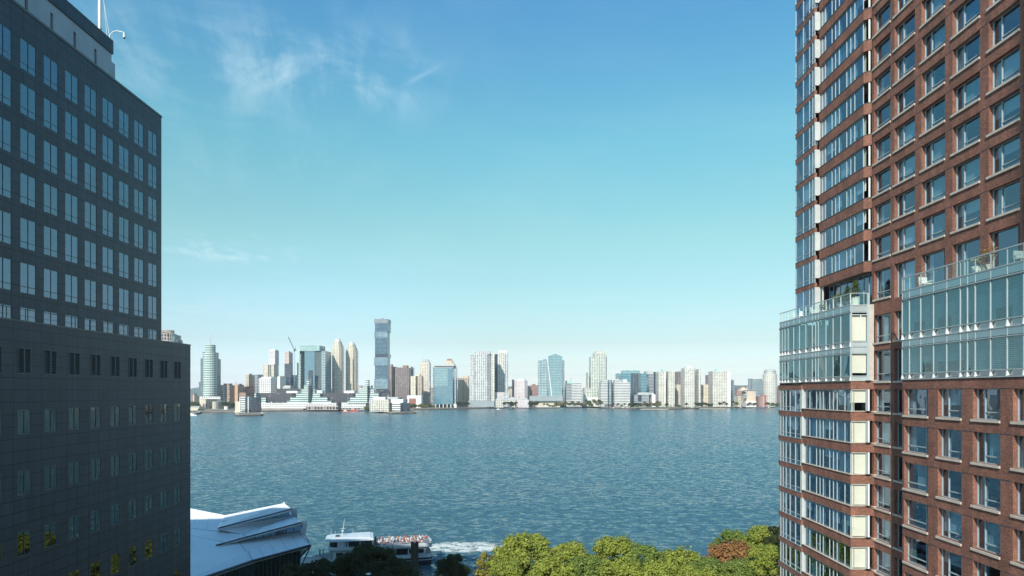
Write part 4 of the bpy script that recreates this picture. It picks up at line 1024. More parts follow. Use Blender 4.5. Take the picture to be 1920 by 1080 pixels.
# ------------------------------------------------------------------ far skyline
def facade_(*a, **k): return facade(a[0], tuple(v*.86 for v in a[1]), tuple(v*.8 for v in a[2]), *a[3:], **k)
C_ = dict(
 cream=facade_('cream masonry', (.68, .59, .46), (.05, .06, .07), 3.6, 4.6, .46, .46, .2),
 cream2=facade_('cream masonry with close windows', (.80, .72, .58), (.09, .09, .09), 3.6, 4.0, .44, .42, .2),
 ivory=facade_('ivory concrete', (.74, .71, .62), (.06, .07, .08), 3.6, 4.2, .50, .48, .3),
 ivory2=facade_('ivory concrete, wide bays', (.74, .71, .63), (.05, .06, .07), 3.8, 5.0, .48, .44, .35),
 white=facade_('white gridded wall', (.84, .84, .84), (.05, .06, .08), 4.0, 4.6, .46, .50, .1),
 whiteb=facade_('white banded office', (.80, .80, .78), (.06, .07, .09), 3.9, 40, .40, 1.0, .0),
 pink=facade_('pinkish white wall', (.78, .70, .70), (.30, .27, .30), 3.4, 3.2, .40, .42, .3),
 grey=facade_('grey white concrete', (.66, .68, .67), (.05, .06, .08), 3.7, 5.0, .54, .52, .3),
 greyb=facade_('grey banded office', (.50, .54, .57), (.07, .10, .14), 3.8, 40, .50, 1.0, .0),
 green=facade_('pale greenish masonry', (.64, .68, .60), (.07, .09, .10), 3.7, 6.0, .44, .58, .3),
 brown=facade_('brown brick with balconies', (.52, .40, .32), (.09, .08, .08), 5.6, 9.0, .55, .55, .35),
 mauve=facade_('mauve brown brick', (.28, .22, .22), (.05, .05, .07), 3.1, 5.2, .48, .62, .15),
 redb=facade_('red brick', (.42, .16, .12), (.12, .09, .09), 3.2, 3.4, .45, .40, .3),
 pinkb=facade_('pink brown brick', (.38, .22, .20), (.18, .14, .15), 3.2, 3.4, .45, .42, .3),
 beigeb=facade_('beige banded flats', (.58, .48, .38), (.09, .08, .08), 3.1, 6.5, .42, .70, .15),
 tealb=facade_('teal glass with white bands', (.70, .80, .74), (.06, .16, .18), 3.9, 50, .46, 1.0, .0, .08),
 tealg=facade_('dark teal gridded glass', (.16, .24, .26), (.03, .10, .15), 3.7, 3.0, .62, .62, .1, .08, .4),
 blueg=facade_('blue glass curtain wall', (.16, .30, .36), (.10, .27, .36), 3.9, 2.4, .84, .86, .1, .06, .3),
 blueb=facade_('blue glass banded', (.16, .42, .50), (.025, .08, .13), 3.9, 60, .42, 1.0, .0, .08, .3),
 darkg=facade_('dark blue glass', (.05, .08, .12), (.02, .045, .08), 3.8, 3.0, .8, .85, .05, .06, .3),
 navy=facade_('navy glass', (.035, .05, .08), (.018, .03, .05), 4.4, 3.0, .8, .9, .03, .08, .3),
 boxd=facade_('dark stacked tower glass', (.07, .17, .25), (.03, .09, .15), 3.2, 3.2, .62, .80, .12, .08, .4),
 boxl=facade_('light stacked tower glass', (.24, .38, .46), (.05, .13, .19), 3.2, 4.2, .60, .72, .2, .08, .4),
 aqua=facade_('pale aqua glass', (.36, .50, .52), (.13, .32, .38), 3.9, 3.4, .70, .88, .15, .06, .3),
 aqua2=facade_('aqua banded glass', (.44, .56, .58), (.07, .18, .24), 3.9, 7.0, .52, .86, .1, .06, .3),
 podium=facade_('grey ribbed podium', (.40, .46, .48), (.30, .36, .39), 20, 1.6, .9, .4, 0),
 pierw=facade_('white pier shed', (.78, .76, .74), (.07, .06, .07), 4.6, 5.0, .36, .42, .05),
 arcade=facade_('dark arcade', (.62, .52, .48), (.06, .06, .07), 7.5, 6.2, .78, .74, .1),
 cons=facade_('tower under construction', (.70, .55, .50), (.35, .08, .06), 3.4, 3.2, .45, .5, .3),
 crownf=facade_('open green crown frame', (.34, .52, .46), (.42, .62, .66), 14, 7.5, .55, .72, 0, .3),
 crownd=facade_('grey mechanical crown', (.30, .34, .35), (.18, .22, .24), 3.0, 2.0, .5, .6, .2),
 net=facade_('red slatted wall', (.80, .62, .55), (.45, .10, .07), 60, 3.4, 1.0, .5, .0),
)
P_cream = plain('cream wall', (.64, .57, .46), .8, .08, .05); P_white = plain('white wall', (.78, .78, .76), .7, .05, .05); P_grey = plain('grey roof plant', (.45, .47, .47), .8, .12, .1)
P_dark = plain('dark core and shaded faces', (.03, .045, .07), .3, .1, .1); P_teal = plain('pale green crown', (.40, .60, .52), .6, .1, .1); P_beige = plain('beige plaster', (.60, .50, .38), .8, .1, .05)  # dark core colour also paints the shade on shaded wings, sides and ends
P_blue = plain('blue netting', (.05, .12, .35), .8, .15, .2); P_brown = plain('brown roof', (.32, .20, .15), .85, .15, .1); P_red = plain('red paint', (.50, .08, .06), .6, .15, .2)
P_tan = plain('tan shaft', (.56, .38, .24), .8, .08, .1); P_blk = plain('blackish glass', (.02, .03, .04), .1, .05, .1, .8)
PM = {k: v for k, v in C_.items()}; PM.update(pc=P_cream, pw=P_white, pg=P_grey, pd=P_dark, pt=P_teal, pb=P_beige, pn=P_blue, pr=P_brown, px=P_red, ptan=P_tan, pk=P_blk, stone=M_stone)
ZG = 3.0
def B(name, label, cat, Y, parts, group=None):
    """parts: (part, px0, px1, top row, bottom row|None, dY, depth, material, shape)"""
    allx = [p[1] for p in parts]+[p[2] for p in parts]; cx = (min(allx)+max(allx))/2
    root = empty(name, ((cx-960)*Y/F, Y, ZG), label, cat, group)
    top_of = {}
    for p in parts:
        nm, x0, x1, yt, yb, dy, dep, mk, *sh = p; sh = sh[0] if sh else 'box'
        m = PM[mk]; y0 = Y+dy; y1 = y0+dep
        zt = H+(HZ-yt)*y0/F; zb = ZG if yb is None else H+(HZ-yb)*y0/F
        zb = max(zb, ZG)
        q = MB()
        if sh == 'cyl':
            X0_ = (x0-960)*(y0+dep/2)/F; X1_ = (x1-960)*(y0+dep/2)/F; r = (X1_-X0_)/2; c = (X0_+X1_)/2
            n = 18; pl2 = [(c+r*math.cos(2*math.pi*(j+.5)/n), y0+dep/2+dep/2*math.sin(2*math.pi*(j+.5)/n)) for j in range(n)]
            q.prism(pl2, zb, zt, m)
        else:
            a = (x0-960)*(y1 if x0 > 960 else y0)/F; b = (x1-960)*(y1 if x1 < 960 else y0)/F
            if b-a < 1.0: c = ((x0+x1)/2-960)*y0/F; hw = max(.4, (x1-x0)*y0/F/2); a, b = c-hw, c+hw
            if sh == 'box': q.prism([(a, y0), (b, y0), (b, y1), (a, y1)], zb, zt, m)
            elif sh == 'cut':   # chamfered plan
                c = min(b-a, dep)*.22; q.prism([(a, y0+c), (a+c, y0), (b-c, y0), (b, y0+c), (b, y1), (a, y1)], zb, zt, m)
            elif sh == 'gable': 
                i = 0; yc = (a+b)/2; h = zt; e = zb
                q.face([(a, y0, e), (b, y0, e), (yc, y0, h)], m); q.face([(b, y1, e), (a, y1, e), (yc, y1, h)], m)
                q.face([(a, y0, e), (yc, y0, h), (yc, y1, h), (a, y1, e)], m); q.face([(b, y0, e), (b, y1, e), (yc, y1, h), (yc, y0, h)], m)
            elif sh == 'hip':
                cx_ = (a+b)/2; cy_ = (y0+y1)/2; q.prism([(a, y0), (b, y0), (b, y1), (a, y1)], zb, zt, m, poly2=[(cx_+(a-cx_)*.25, cy_+(y0-cy_)*.25), (cx_+(b-cx_)*.25, cy_+(y0-cy_)*.25), (cx_+(b-cx_)*.25, cy_+(y1-cy_)*.25), (cx_+(a-cx_)*.25, cy_+(y1-cy_)*.25)])
            elif sh == 'taper': 
                q.prism([(a, y0), (b, y0), (b, y1), (a, y1)], zb, zt, m, poly2=[(a+(b-a)*.12, y0), (b-(b-a)*.12, y0), (b-(b-a)*.12, y1), (a+(b-a)*.12, y1)])
            elif sh == 'wedge':   # slanted top going up to the right
                q.v += [(a, y0, zb), (b, y0, zb), (b, y1, zb), (a, y1, zb), (a, y0, zb+(zt-zb)*.75), (b, y0, zt), (b, y1, zt), (a, y1, zb+(zt-zb)*.75)]
                for f_ in ((0, 1, 5, 4), (1, 2, 6, 5), (2, 3, 7, 6), (3, 0, 4, 7), (4, 5, 6, 7)): q.f.append(f_); q.mi.append(q.mid(m))
        q.build(nm, root, smooth=False)
    return root
w_ = 'wall'
B('glass_tower', 'tall stepped teal glass tower with rounded white banded front beside the granite block', 'tower', 1500, [
 (w_, 376, 414, 672, 744, 4, 36, 'tealg'), ('upper_wing', 380, 410, 660, 673, 6, 30, 'tealg'), ('low_wing', 373, 379, 716, 744, 8, 30, 'tealg'), ('banded_front', 382, 406, 661, 743, -6, 30, 'tealb', 'cyl'), ('crown', 386, 403.5, 646, 661, -2, 24, 'tealb', 'cyl'),
 ('mast', 394.6, 395.2, 626, 646, 8, 1, 'pg'), ('podium', 374, 408, 743.5, None, -20, 60, 'pc'), ('colonnade', 376, 413, 743.5, 748, -21, 1, 'pierw'), ('side_block', 402, 419, 753, None, -26, 50, 'stone', 'cyl'), ('window_strip', 381, 383, 757, 770, -21, .8, 'pk'), ('window_strip', 385, 388.5, 757, 771, -21, .8, 'pk'), ('window_strip', 391, 398, 757, 760, -21, .8, 'pk')])
B('waterfront_building', 'low cream building with dark openings on the quay left of the teal glass tower', 'building', 1370, [(w_, 352, 384, 763, None, 0, 25, 'pc'), ('opening', 371, 375, 766, 772, -.4, .8, 'pk'), ('opening', 376.5, 380, 766, 772, -.4, .8, 'pk'), ('roof', 352, 385, 762, 763, -1, 27, 'pg')])
B('storage_tank', 'white cylindrical tank right of the teal tower podium', 'tank', 1420, [(w_, 420.5, 428, 762, None, 0, 8, 'pw', 'cyl'), ('lid', 420, 428.5, 761, 762, -.5, 9, 'pr', 'cyl')])
B('apartment_slab', 'brown and white brick apartment block with stacked balconies right of the teal tower', 'apartment block', 1640, [(w_, 414, 440, 722, None, 0, 30, 'brown'), ('roof_plant', 419, 436, 719, 722, 5, 20, 'pr'), ('side_wall', 440, 446, 721, None, -2, 34, 'ptan'), ('antenna', 442.3, 442.9, 716, 721, 10, 1, 'pd')])
B('apartment_slab', 'lower brown balconied block attached behind the tan shaft', 'apartment block', 1690, [(w_, 445, 458, 722, None, 0, 30, 'brown'), ('roof_plant', 447, 454, 719.5, 722, 5, 15, 'pr')])
B('school_building', 'low red roofed building in front of the cream stepped block', 'building', 1620, [(w_, 458, 477, 727, None, 0, 30, 'redb'), ('roof', 460, 474, 724.5, 727, 4, 22, 'px')])
B('office_block', 'cream square-windowed office block with a grey shaded side wing', 'office block', 1720, [(w_, 460.5, 477.5, 702.5, None, 0, 40, 'cream'), ('side_wing', 477.5, 494, 702, None, 8, 40, 'greyb'), ('roof_plant', 465, 473, 700.5, 702.5, 10, 20, 'pc')])
B('office_block', 'white finely gridded office block with narrow roof fins', 'office block', 1600, [(w_, 485, 520, 709, None, 0, 45, 'white'), ('top_storey', 490, 519, 706.5, 709, 3, 38, 'pw'), ('side_wall', 520, 525, 706, None, 3, 40, 'pw')])
B('apartment_tower', 'pale tower with dark vertical slots and a taller white top behind the gridded block', 'tower', 1800, [(w_, 493, 522.5, 683, None, 0, 36, 'cream2'), ('dark_slot', 503, 505, 684, 708, -.6, 1, 'pd'), ('dark_slot', 506.6, 508.6, 684, 708, -.6, 1, 'pd'), ('upper_tower', 504.5, 523, 657, 683, 12, 30, 'pink'), ('crown', 506, 522, 655.5, 657, 14, 24, 'pw')])
B('brick_building', 'narrow brown topped building left of the red and navy tower', 'building', 1700, [(w_, 524.5, 533, 708, None, 0, 30, 'beigeb'), ('roof', 524.5, 533, 705, 708, -1, 32, 'pr')])
B('unfinished_tower', 'red and white tower under construction with a navy glass lower face next to the crane', 'tower', 1680, [(w_, 534, 549, 660, None, 0, 30, 'cons'), ('glass_face', 533.5, 546, 682, None, -1.2, 1, 'darkg', 'box'), ('side_wing', 549, 556, 703, None, 6, 30, 'darkg'), ('roof_plant', 538, 545, 658.5, 660, 8, 15, 'pg')])
cr = empty('tower_crane', ((552.3-960)*1660/F, 1660, ZG), 'thin blue tower crane with a raised jib beside the unfinished tower', 'crane')
def l3(a, b, r, mb_, Y=1660, m_=P_dark): mb_.tube(W(*a, Y), W(*b, Y), r, m_, n=4)
M_crane = plain('blue crane paint', (.16, .30, .40), .6, .1, .2)
q = MB()
for dx in (-.7, .7): q.tube(W(552.3+dx, 724, 1660), W(552.3+dx, 655, 1660), .28, M_crane, n=4)
for i in range(22): l3((551.6, 724-3.1*i), (553, 721-3.1*i), .18, q, m_=M_crane)
q.build('mast', cr); q = MB(); l3((552.3, 656), (540.5, 631), .55, q); l3((551.8, 658), (540.5, 632.5), .35, q); q.build('jib', cr); q = MB(); l3((552, 656), (555, 648.5), .4, q); l3((552, 657), (557, 656), .5, q); q.build('counter_jib', cr)
q = MB(); l3((551, 659), (554.6, 654.6), 1.5, q); q.build('cab', cr)
B('beige_slab', 'very narrow beige slab squeezed left of the big framed glass block', 'building', 1720, [(w_, 557, 561.5, 680, None, 0, 25, 'cream2'), ('balcony', 558.2, 559.6, 681, 730, -.6, 1, 'pk')])
B('glass_office_block', 'big blue glass office block with an open pale green frame along its top', 'office block', 1640, [(w_, 571, 603, 658, None, 0, 60, 'blueg'), ('banded_bay', 561.5, 578, 664, None, -2, 60, 'greyb'), ('right_bay', 603, 609.8, 658, None, -1, 55, 'aqua2'), ('dark_inset', 578, 586, 694, None, -2.4, 2, 'darkg'),
 ('crown_frame', 561.5, 609.8, 647.4, 658, -1, 50, 'crownf'), ('left_edge', 559.8, 561.8, 650, None, 0, 40, 'pt')])
B('unfinished_building', 'small building wrapped in blue netting over red slats left of the twin cream towers', 'building', 1690, [(w_, 611, 621, 714, None, 0, 25, 'net'), ('netting', 610.3, 621, 704, 714, -1, 27, 'pn')])
def stepped(label, x0, x1, yt, Y):
    wd = x1-x0; c = (x0+x1)/2
    B('stepped_tower', label, 'tower', Y, [(w_, x0, x1, yt+16, None, 0, 30, 'cream2', 'cut'), ('setback', c-wd*.42, c+wd*.42, yt+10, yt+16, 2, 26, 'cream2', 'cut'), ('setback', c-wd*.33, c+wd*.33, yt+5, yt+10, 4, 20, 'cream2', 'cut'), ('setback', c-wd*.2, c+wd*.22, yt+1.5, yt+5, 6, 14, 'pw', 'cut'), ('crown', c-wd*.06, c+wd*.12, yt-.5, yt+1.5, 9, 8, 'pc'), ('side_bay', x1-2.4, x1-.6, yt+14, None, -1.5, 4, 'grey')], 'twin cream towers with stepped crowns')
stepped('taller left one of the twin cream towers with stepped crown', 621.5, 645.3, 635, 1700); stepped('shorter right one of the twin cream towers with stepped crown', 647, 671.7, 641, 1740)
B('stacked_tower', 'tallest tower of the far skyline, dark glass boxes stacked with lighter blocks', 'tower', 1620, [
 ('crown', 701.5, 733, 598, 605.5, 0, 38, 'crownd'), ('upper_box', 703, 732.8, 605.5, 622, .5, 37, 'boxd'), ('light_box', 701.5, 731, 622, 633, 0, 37, 'boxl'), ('middle_box', 703, 731, 633, 663, 1, 36, 'boxd'), ('offset_box', 703.2, 733, 663, 670, 0, 38, 'darkg'), ('light_box', 701.3, 731.5, 670, 685.3, 0, 37, 'boxl'), ('lower_box', 703, 731, 685.3, 710.5, 1, 36, 'boxd'), (w_, 701.3, 732.2, 710.5, 729, 0, 38, 'boxl'), ('base', 705, 732.5, 729, None, 4, 34, 'darkg'), ('roof_rig', 716, 719, 596.8, 598, 10, 6, 'pd')])
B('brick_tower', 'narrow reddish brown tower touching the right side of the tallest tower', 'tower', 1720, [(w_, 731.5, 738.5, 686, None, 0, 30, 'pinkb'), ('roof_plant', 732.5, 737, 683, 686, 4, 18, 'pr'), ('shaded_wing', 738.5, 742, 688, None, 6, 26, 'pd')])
B('office_tower', 'wide mauve brown office tower with dark window rows and roof plant box', 'tower', 1650, [(w_, 740.5, 771, 689, None, 0, 40, 'mauve'), ('roof_plant', 755, 766, 685, 689, 8, 20, 'pr')])
B('glass_slab', 'narrow blue glass slab peeking out right of the mauve brown tower', 'tower', 1760, [(w_, 770.5, 777, 690, None, 0, 25, 'blueg'), ('top_storey', 770.5, 775.5, 687.5, 690, 2, 20, 'aqua')])
B('apartment_tower', 'beige tower with banded right half in front of the taller cream tower', 'tower', 1640, [(w_, 770, 783, 705, None, 0, 34, 'cream2'), ('banded_wing', 783, 794, 705, None, -2, 34, 'beigeb'), ('top_storey', 777, 789, 702.5, 705, 4, 22, 'pc')])
B('apartment_tower', 'tall cream and grey tower with rounded top behind the beige banded one', 'tower', 1720, [(w_, 788, 808, 680, None, 0, 34, 'cream2'), ('setback', 789.5, 806.5, 677, 680, 2, 28, 'grey'), ('crown', 792, 804, 674, 677, 5, 20, 'pg'), ('glass_strip', 802, 806.5, 682, 742, -.8, 2, 'grey')])
B('low_building', 'low white building with a red brick end behind the park trees', 'building', 1560, [(w_, 763.5, 793, 741.5, None, 0, 30, 'pw'), ('brick_end', 767, 779.5, 747, None, -1.5, 3, 'redb')])
B('glass_office_tower', 'blue glass office tower with a flared flat roof and open columns at its foot', 'tower', 1600, [(w_, 814, 852, 690, 758, 0, 45, 'blueg'), ('aqua_upper_part', 814, 840, 691, 724, -.7, 1, 'aqua'), ('side_wing', 852, 857.5, 688, 760, 4, 40, 'aqua2'), ('left_fin', 811.7, 814, 688, 760, 2, 10, 'aqua'), ('roof', 813.5, 855.5, 684.5, 686.5, -3, 52, 'pg', 'box'), ('roof_storey', 814.5, 853, 686.5, 690, .5, 42, 'pg'),
 *[('column', 816+7.2*i, 817.4+7.2*i, 758, None, -2, 1.6, 'pw') for i in range(5)], ('lobby', 820, 850, 758, None, 10, 30, 'pk'), ('annex', 851.5, 857.5, 758, None, 0, 25, 'pw')])
B('apartment_tower', 'cream tower top showing behind the blue glass office tower', 'tower', 1780, [(w_, 834, 853.5, 681, None, 0, 34, 'cream2'), ('setback', 836.5, 850, 676, 681, 3, 26, 'pb'), ('crown', 838, 847.5, 673, 676, 6, 18, 'pr')])
B('apartment_tower', 'beige brick tower between the blue glass office tower and the great grey one', 'tower', 1690, [(w_, 858.5, 880, 708, None, 0, 34, 'beigeb'), ('top_storey', 868, 880, 704.5, 708, 4, 24, 'pb'), ('left_bay', 858.5, 866, 712, None, -1.5, 10, 'cream2')])
B('apartment_tower', 'great pale grey tower on stilts with dense windows, widest slab at mid skyline', 'tower', 1630, [(w_, 880.5, 921, 664, 752, 0, 40, 'grey', 'cut'), ('corner_bay', 880.5, 890, 668, 752, -2, 10, 'grey'), ('setback', 888, 921, 660.5, 664, 3, 32, 'grey'), ('crown', 895, 920, 657.5, 660.5, 5, 26, 'pg'), ('side_wing', 921, 928, 662, 752, 5, 34, 'ivory2'), ('podium', 878, 928, 751.5, 763, -4, 60, 'podium'), *[('stilt', 880+5.8*i, 881.2+5.8*i, 763, None, -3.5, 2, 'pw') for i in range(9)], ('undercroft', 881, 926, 762, None, 12, 30, 'pk')])
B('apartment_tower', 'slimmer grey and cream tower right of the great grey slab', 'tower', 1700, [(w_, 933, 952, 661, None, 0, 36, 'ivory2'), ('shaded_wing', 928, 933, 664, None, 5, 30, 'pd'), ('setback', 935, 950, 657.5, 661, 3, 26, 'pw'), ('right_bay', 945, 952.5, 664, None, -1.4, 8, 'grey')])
B('office_block', 'low pinkish gridded block at the foot of the slimmer grey tower', 'building', 1650, [(w_, 924, 945, 735.5, None, 0, 25, 'pink'), ('right_wing', 944, 954.5, 735, None, 1, 25, 'grey')])
for (x0, x1, yt, lab) in ((929, 944.5, 749, 'small cream gabled row house on the quay, leftmost of three'), (952, 968, 749, 'small cream gabled row house partly behind quay trees, middle of three'), (970.5, 991.5, 749.5, 'small pinkish gabled row house on the quay, rightmost of three')):
    B('row_house', lab, 'house', 1600, [(w_, x0, x1, yt, None, 0, 22, 'pink' if x0 > 969 else 'ivory'), ('roof', x0, x1, yt-4.3, yt, -.5, 23, 'pg', 'hip'), ('chimney', x0+3, x0+4.2, yt-5, yt-1, 8, 2, 'pr'), ('chimney', x1-5, x1-3.8, yt-5, yt-1, 8, 2, 'pr')], 'cream gabled row houses on the far quay')
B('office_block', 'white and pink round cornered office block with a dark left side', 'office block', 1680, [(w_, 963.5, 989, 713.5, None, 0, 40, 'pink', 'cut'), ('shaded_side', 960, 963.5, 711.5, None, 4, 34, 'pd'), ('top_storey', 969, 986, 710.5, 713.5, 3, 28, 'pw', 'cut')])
B('brick_building', 'plum brown brick building between the pink office block and the pointed glass tower', 'building', 1720, [(w_, 994.5, 1009, 722, None, 0, 34, 'pinkb'), ('left_wing', 990, 994.5, 724, None, 3, 28, 'beigeb'), ('roof_plant', 998, 1004, 720, 722, 6, 16, 'pr')])
gt = B('pointed_glass_tower', 'aqua glass tower with a peaked roof and one slanting white line down its face', 'tower', 1640, [
 (w_, 1026.5, 1054, 668, 743, 0, 40, 'aqua'), ('left_wing', 1008.3, 1026.5, 676, 743, 2, 38, 'aqua2'), ('left_wing_top', 1018, 1026.5, 673.5, 676, 3, 30, 'aqua'), ('peak', 1026.5, 1054, 663.5, 668, 0, 40, 'aqua', 'gable'), ('right_wing', 1054, 1058.5, 675, 743, 6, 34, 'aqua2'), ('podium', 992, 1055, 742.5, 752, -14, 60, 'podium'), ('podium_base', 1003, 1050, 752, None, -8, 50, 'pc')])
q = MB(); a, b = W(1026.2, 672, 1638), W(1034.5, 742, 1638); q.slab([(a[0]-.9, a[1], a[2]), (b[0]-.9, b[1], b[2]), (b[0]+.9, b[1], b[2]), (a[0]+.9, a[1], a[2])], .01, P_white); q.prism([(a[0]-.9, 1637.4), (a[0]+.9, 1637.4), (a[0]+.9, 1638.4), (a[0]-.9, 1638.4)], a[2], b[2], P_white, poly2=[(b[0]-.9, 1637.4), (b[0]+.9, 1637.4), (b[0]+.9, 1638.4), (b[0]-.9, 1638.4)]); q.build('slanting_line', gt)
B('office_block', 'white banded low office block with a mint green roof box and thin antenna', 'office block', 1660, [(w_, 1059, 1091, 719, None, 0, 45, 'whiteb'), ('dark_bay', 1062, 1071.5, 719.5, 750, -1, 2, 'greyb'), ('roof_box', 1060, 1076.5, 714, 719, 6, 26, 'pt'), ('antenna', 1070.2, 1070.8, 708, 714, 12, 1, 'pr')])
B('apartment_tower', 'tall pale green tower with stepped shoulders left of the white banded pair', 'tower', 1720, [(w_, 1104.5, 1137, 669, None, 0, 40, 'green'), ('upper_part', 1111.5, 1137, 661.5, 669, 1, 36, 'green'), ('crown', 1115, 1134.5, 658.5, 661.5, 4, 28, 'cream2'), ('left_shoulder', 1101.5, 1104.5, 698, None, 2, 34, 'green'), ('dark_edge', 1135.6, 1137.4, 668, 712, -.6, 2, 'pd'), ('low_wing', 1093.5, 1122, 727, None, -6, 30, 'green'), ('base', 1093, 1122, 745, None, -10, 10, 'pw')])
B('office_block', 'white banded office pair joined by a grey blue glass shaft', 'office block', 1640, [(w_, 1147, 1181.5, 716, None, 0, 45, 'whiteb'), ('left_wing', 1122.5, 1139.5, 716, None, 2, 45, 'whiteb'), ('glass_shaft', 1139.5, 1147, 712, None, 3, 30, 'aqua2', 'cyl'), ('roof_plant', 1150, 1165, 712.5, 716, 5, 25, 'pg'), ('roof_plant', 1165, 1176, 711.5, 716, 4, 26, 'pw'), ('roof_plant', 1126, 1139, 713, 716, 5, 25, 'pg')])
B('blue_office_building', 'bright blue banded glass building with three dark vertical shafts', 'office building', 1720, [(w_, 1160.5, 1183, 700, None, 0, 45, 'blueb'), ('right_wing', 1196, 1212, 700, None, 0, 45, 'blueb'), ('left_overhang', 1154, 1161, 700, 710, 1, 40, 'blueb'), ('core', 1183, 1196, 699.5, None, 2, 40, 'blueg'), *[('dark_shaft', 1183.3+4.9*i, 1187+4.9*i, 700, 740, -.5, 3, 'darkg') for i in range(3)], ('top_storey', 1164, 1200, 694.5, 700, 4, 36, 'aqua'), ('roof_plant', 1175, 1192, 693, 694.5, 8, 22, 'pt')])
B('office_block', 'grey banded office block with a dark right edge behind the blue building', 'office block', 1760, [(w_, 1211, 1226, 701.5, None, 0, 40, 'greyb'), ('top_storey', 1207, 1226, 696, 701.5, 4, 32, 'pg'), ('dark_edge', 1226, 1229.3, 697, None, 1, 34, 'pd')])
B('low_office_building', 'wide low grey white office with a blank right end in front of the blue building', 'office building', 1670, [(w_, 1184.5, 1217, 740, None, 0, 35, 'greyb'), ('blank_end', 1217, 1229, 739.5, None, -1, 36, 'pw'), ('roof_plant', 1194, 1226, 736, 740, 6, 20, 'pg'), ('dark_core', 1196, 1203, 741.5, 752, -.6, 2, 'pd')])
B('apartment_tower', 'broad ivory apartment tower, leftmost of the ivory group', 'tower', 1690, [(w_, 1229.5, 1247, 697, None, 0, 36, 'ivory'), ('right_half', 1247, 1265, 696, None, 3, 36, 'ivory'), ('rib', 1246.6, 1248.2, 697, None, -1, 2, 'pw'), ('roof_plant', 1240, 1247, 692.5, 696, 8, 14, 'pt')], 'ivory apartment towers')
B('apartment_tower', 'narrow grey backed tower in the gap between two ivory towers', 'tower', 1780, [(w_, 1265, 1276.5, 696.5, None, 0, 30, 'mauve'), ('front_block', 1265, 1276, 721, None, -20, 20, 'cream2')])
B('apartment_tower', 'tallest ivory apartment tower with a pale green edge strip', 'tower', 1680, [(w_, 1276.5, 1301.5, 690, None, 0, 38, 'ivory2'), ('right_wing', 1303.5, 1314, 692, None, 5, 32, 'ivory2'), ('shaded_joint', 1301.5, 1303.5, 690, None, 8, 26, 'pg'), ('top_storey', 1283, 1297, 687, 690, 4, 22, 'pw'), ('crown', 1287, 1293, 685, 687, 8, 12, 'pw', 'hip')], 'ivory apartment towers')
B('brick_building', 'low beige brick flats between two ivory towers with a blue glazed stair', 'building', 1740, [(w_, 1305, 1328, 721, None, 0, 30, 'cream2'), ('balconies', 1316.5, 1320, 722, 745, -1, 2, 'brown'), ('tower_part', 1322.5, 1328, 703, 721, 6, 20, 'pinkb'), ('glazed_stair', 1305, 1309.5, 738, 746, -.8, 2, 'blueg')])
B('apartment_tower', 'broad ivory apartment tower with a mint green roof, rightmost of the ivory group', 'tower', 1690, [(w_, 1328, 1364, 696, None, 0, 38, 'ivory'), ('right_bay', 1364, 1370, 698, None, 3, 30, 'pw'), ('roof', 1338, 1353, 690, 696, 6, 22, 'pt', 'hip')], 'ivory apartment towers')
B('glass_tower', 'slim teal glass tower behind the right side of the ivory group', 'tower', 1740, [(w_, 1369, 1376.5, 712, None, 0, 26, 'aqua2'), ('side_strip', 1366, 1369.5, 709.5, None, 2, 20, 'grey'), ('roof_slab', 1365.5, 1371.5, 709.5, 710.6, 1, 22, 'pd')])
B('station_building', 'low beige civic building with a big barred window and a dome behind its roof', 'building', 1650, [(w_, 1391, 1417, 734.5, None, 0, 34, 'pb'), ('base', 1388.5, 1418, 752, None, -3, 40, 'pw'), ('barred_window', 1393, 1400, 739, 746, -.6, 1, 'greyb'), ('arcade', 1390, 1416, 731.5, 734.5, 4, 24, 'arcade'), ('dome', 1383, 1403, 726, 733, 14, 26, 'pb', 'hip'), ('left_wing', 1377, 1390, 743, None, 4, 26, 'cream'), ('upper_wing', 1377, 1389, 735, 740, 12, 20, 'pinkb')])
B('apartment_block', 'teal and white balconied block left of the crowned white tower', 'apartment block', 1740, [(w_, 1402.5, 1429.5, 711.5, None, 0, 34, 'aqua2'), ('roof_slab', 1402, 1429.5, 709.5, 711.5, -1, 36, 'grey'), *[('balcony_stack', 1404+5.8*i, 1407+5.8*i, 713, 740, -1.4, 2, 'greyb') for i in range(5)]])
B('apartment_tower', 'white rounded tower crowned with small posts at the right end of the skyline', 'tower', 1680, [(w_, 1430.5, 1456.5, 701, None, 0, 34, 'ivory2', 'cyl'), ('upper_part', 1433, 1455, 694.5, 701, 2, 28, 'grey', 'cyl'), *[('crown_post', 1434.5+2.6*i, 1435.4+2.6*i, 691.8, 694.5, 5, 2, 'pg') for i in range(8)]])
B('townhouse', 'small bright red building at the foot of the crowned white tower', 'building', 1620, [(w_, 1424.5, 1433, 741.5, None, 0, 18, 'net'), ('right_part', 1433, 1437, 742, None, 2, 16, 'redb'), ('roof', 1424.5, 1437, 740.5, 741.5, -.6, 20, 'px')])
B('townhouse', 'dull brown low building left of the bright red one', 'building', 1640, [(w_, 1417, 1424.5, 745, None, 0, 20, 'pinkb'), ('roof', 1417, 1424.5, 743.5, 745, -.5, 21, 'pr')])
B('round_tower', 'round concrete crown of a distant tower rising over the terrace railing of the granite block', 'tower', 1500, [(w_, 300, 330, 625, None, 0, 35, 'arcade', 'cyl'), ('crown', 302, 326, 618.5, 625, 3, 28, 'beigeb', 'cyl'), ('right_part', 326, 337, 628, None, 4, 30, 'tealg', 'cyl'), ('low_right_part', 330, 341, 637, None, 4, 24, 'darkg', 'cyl')])
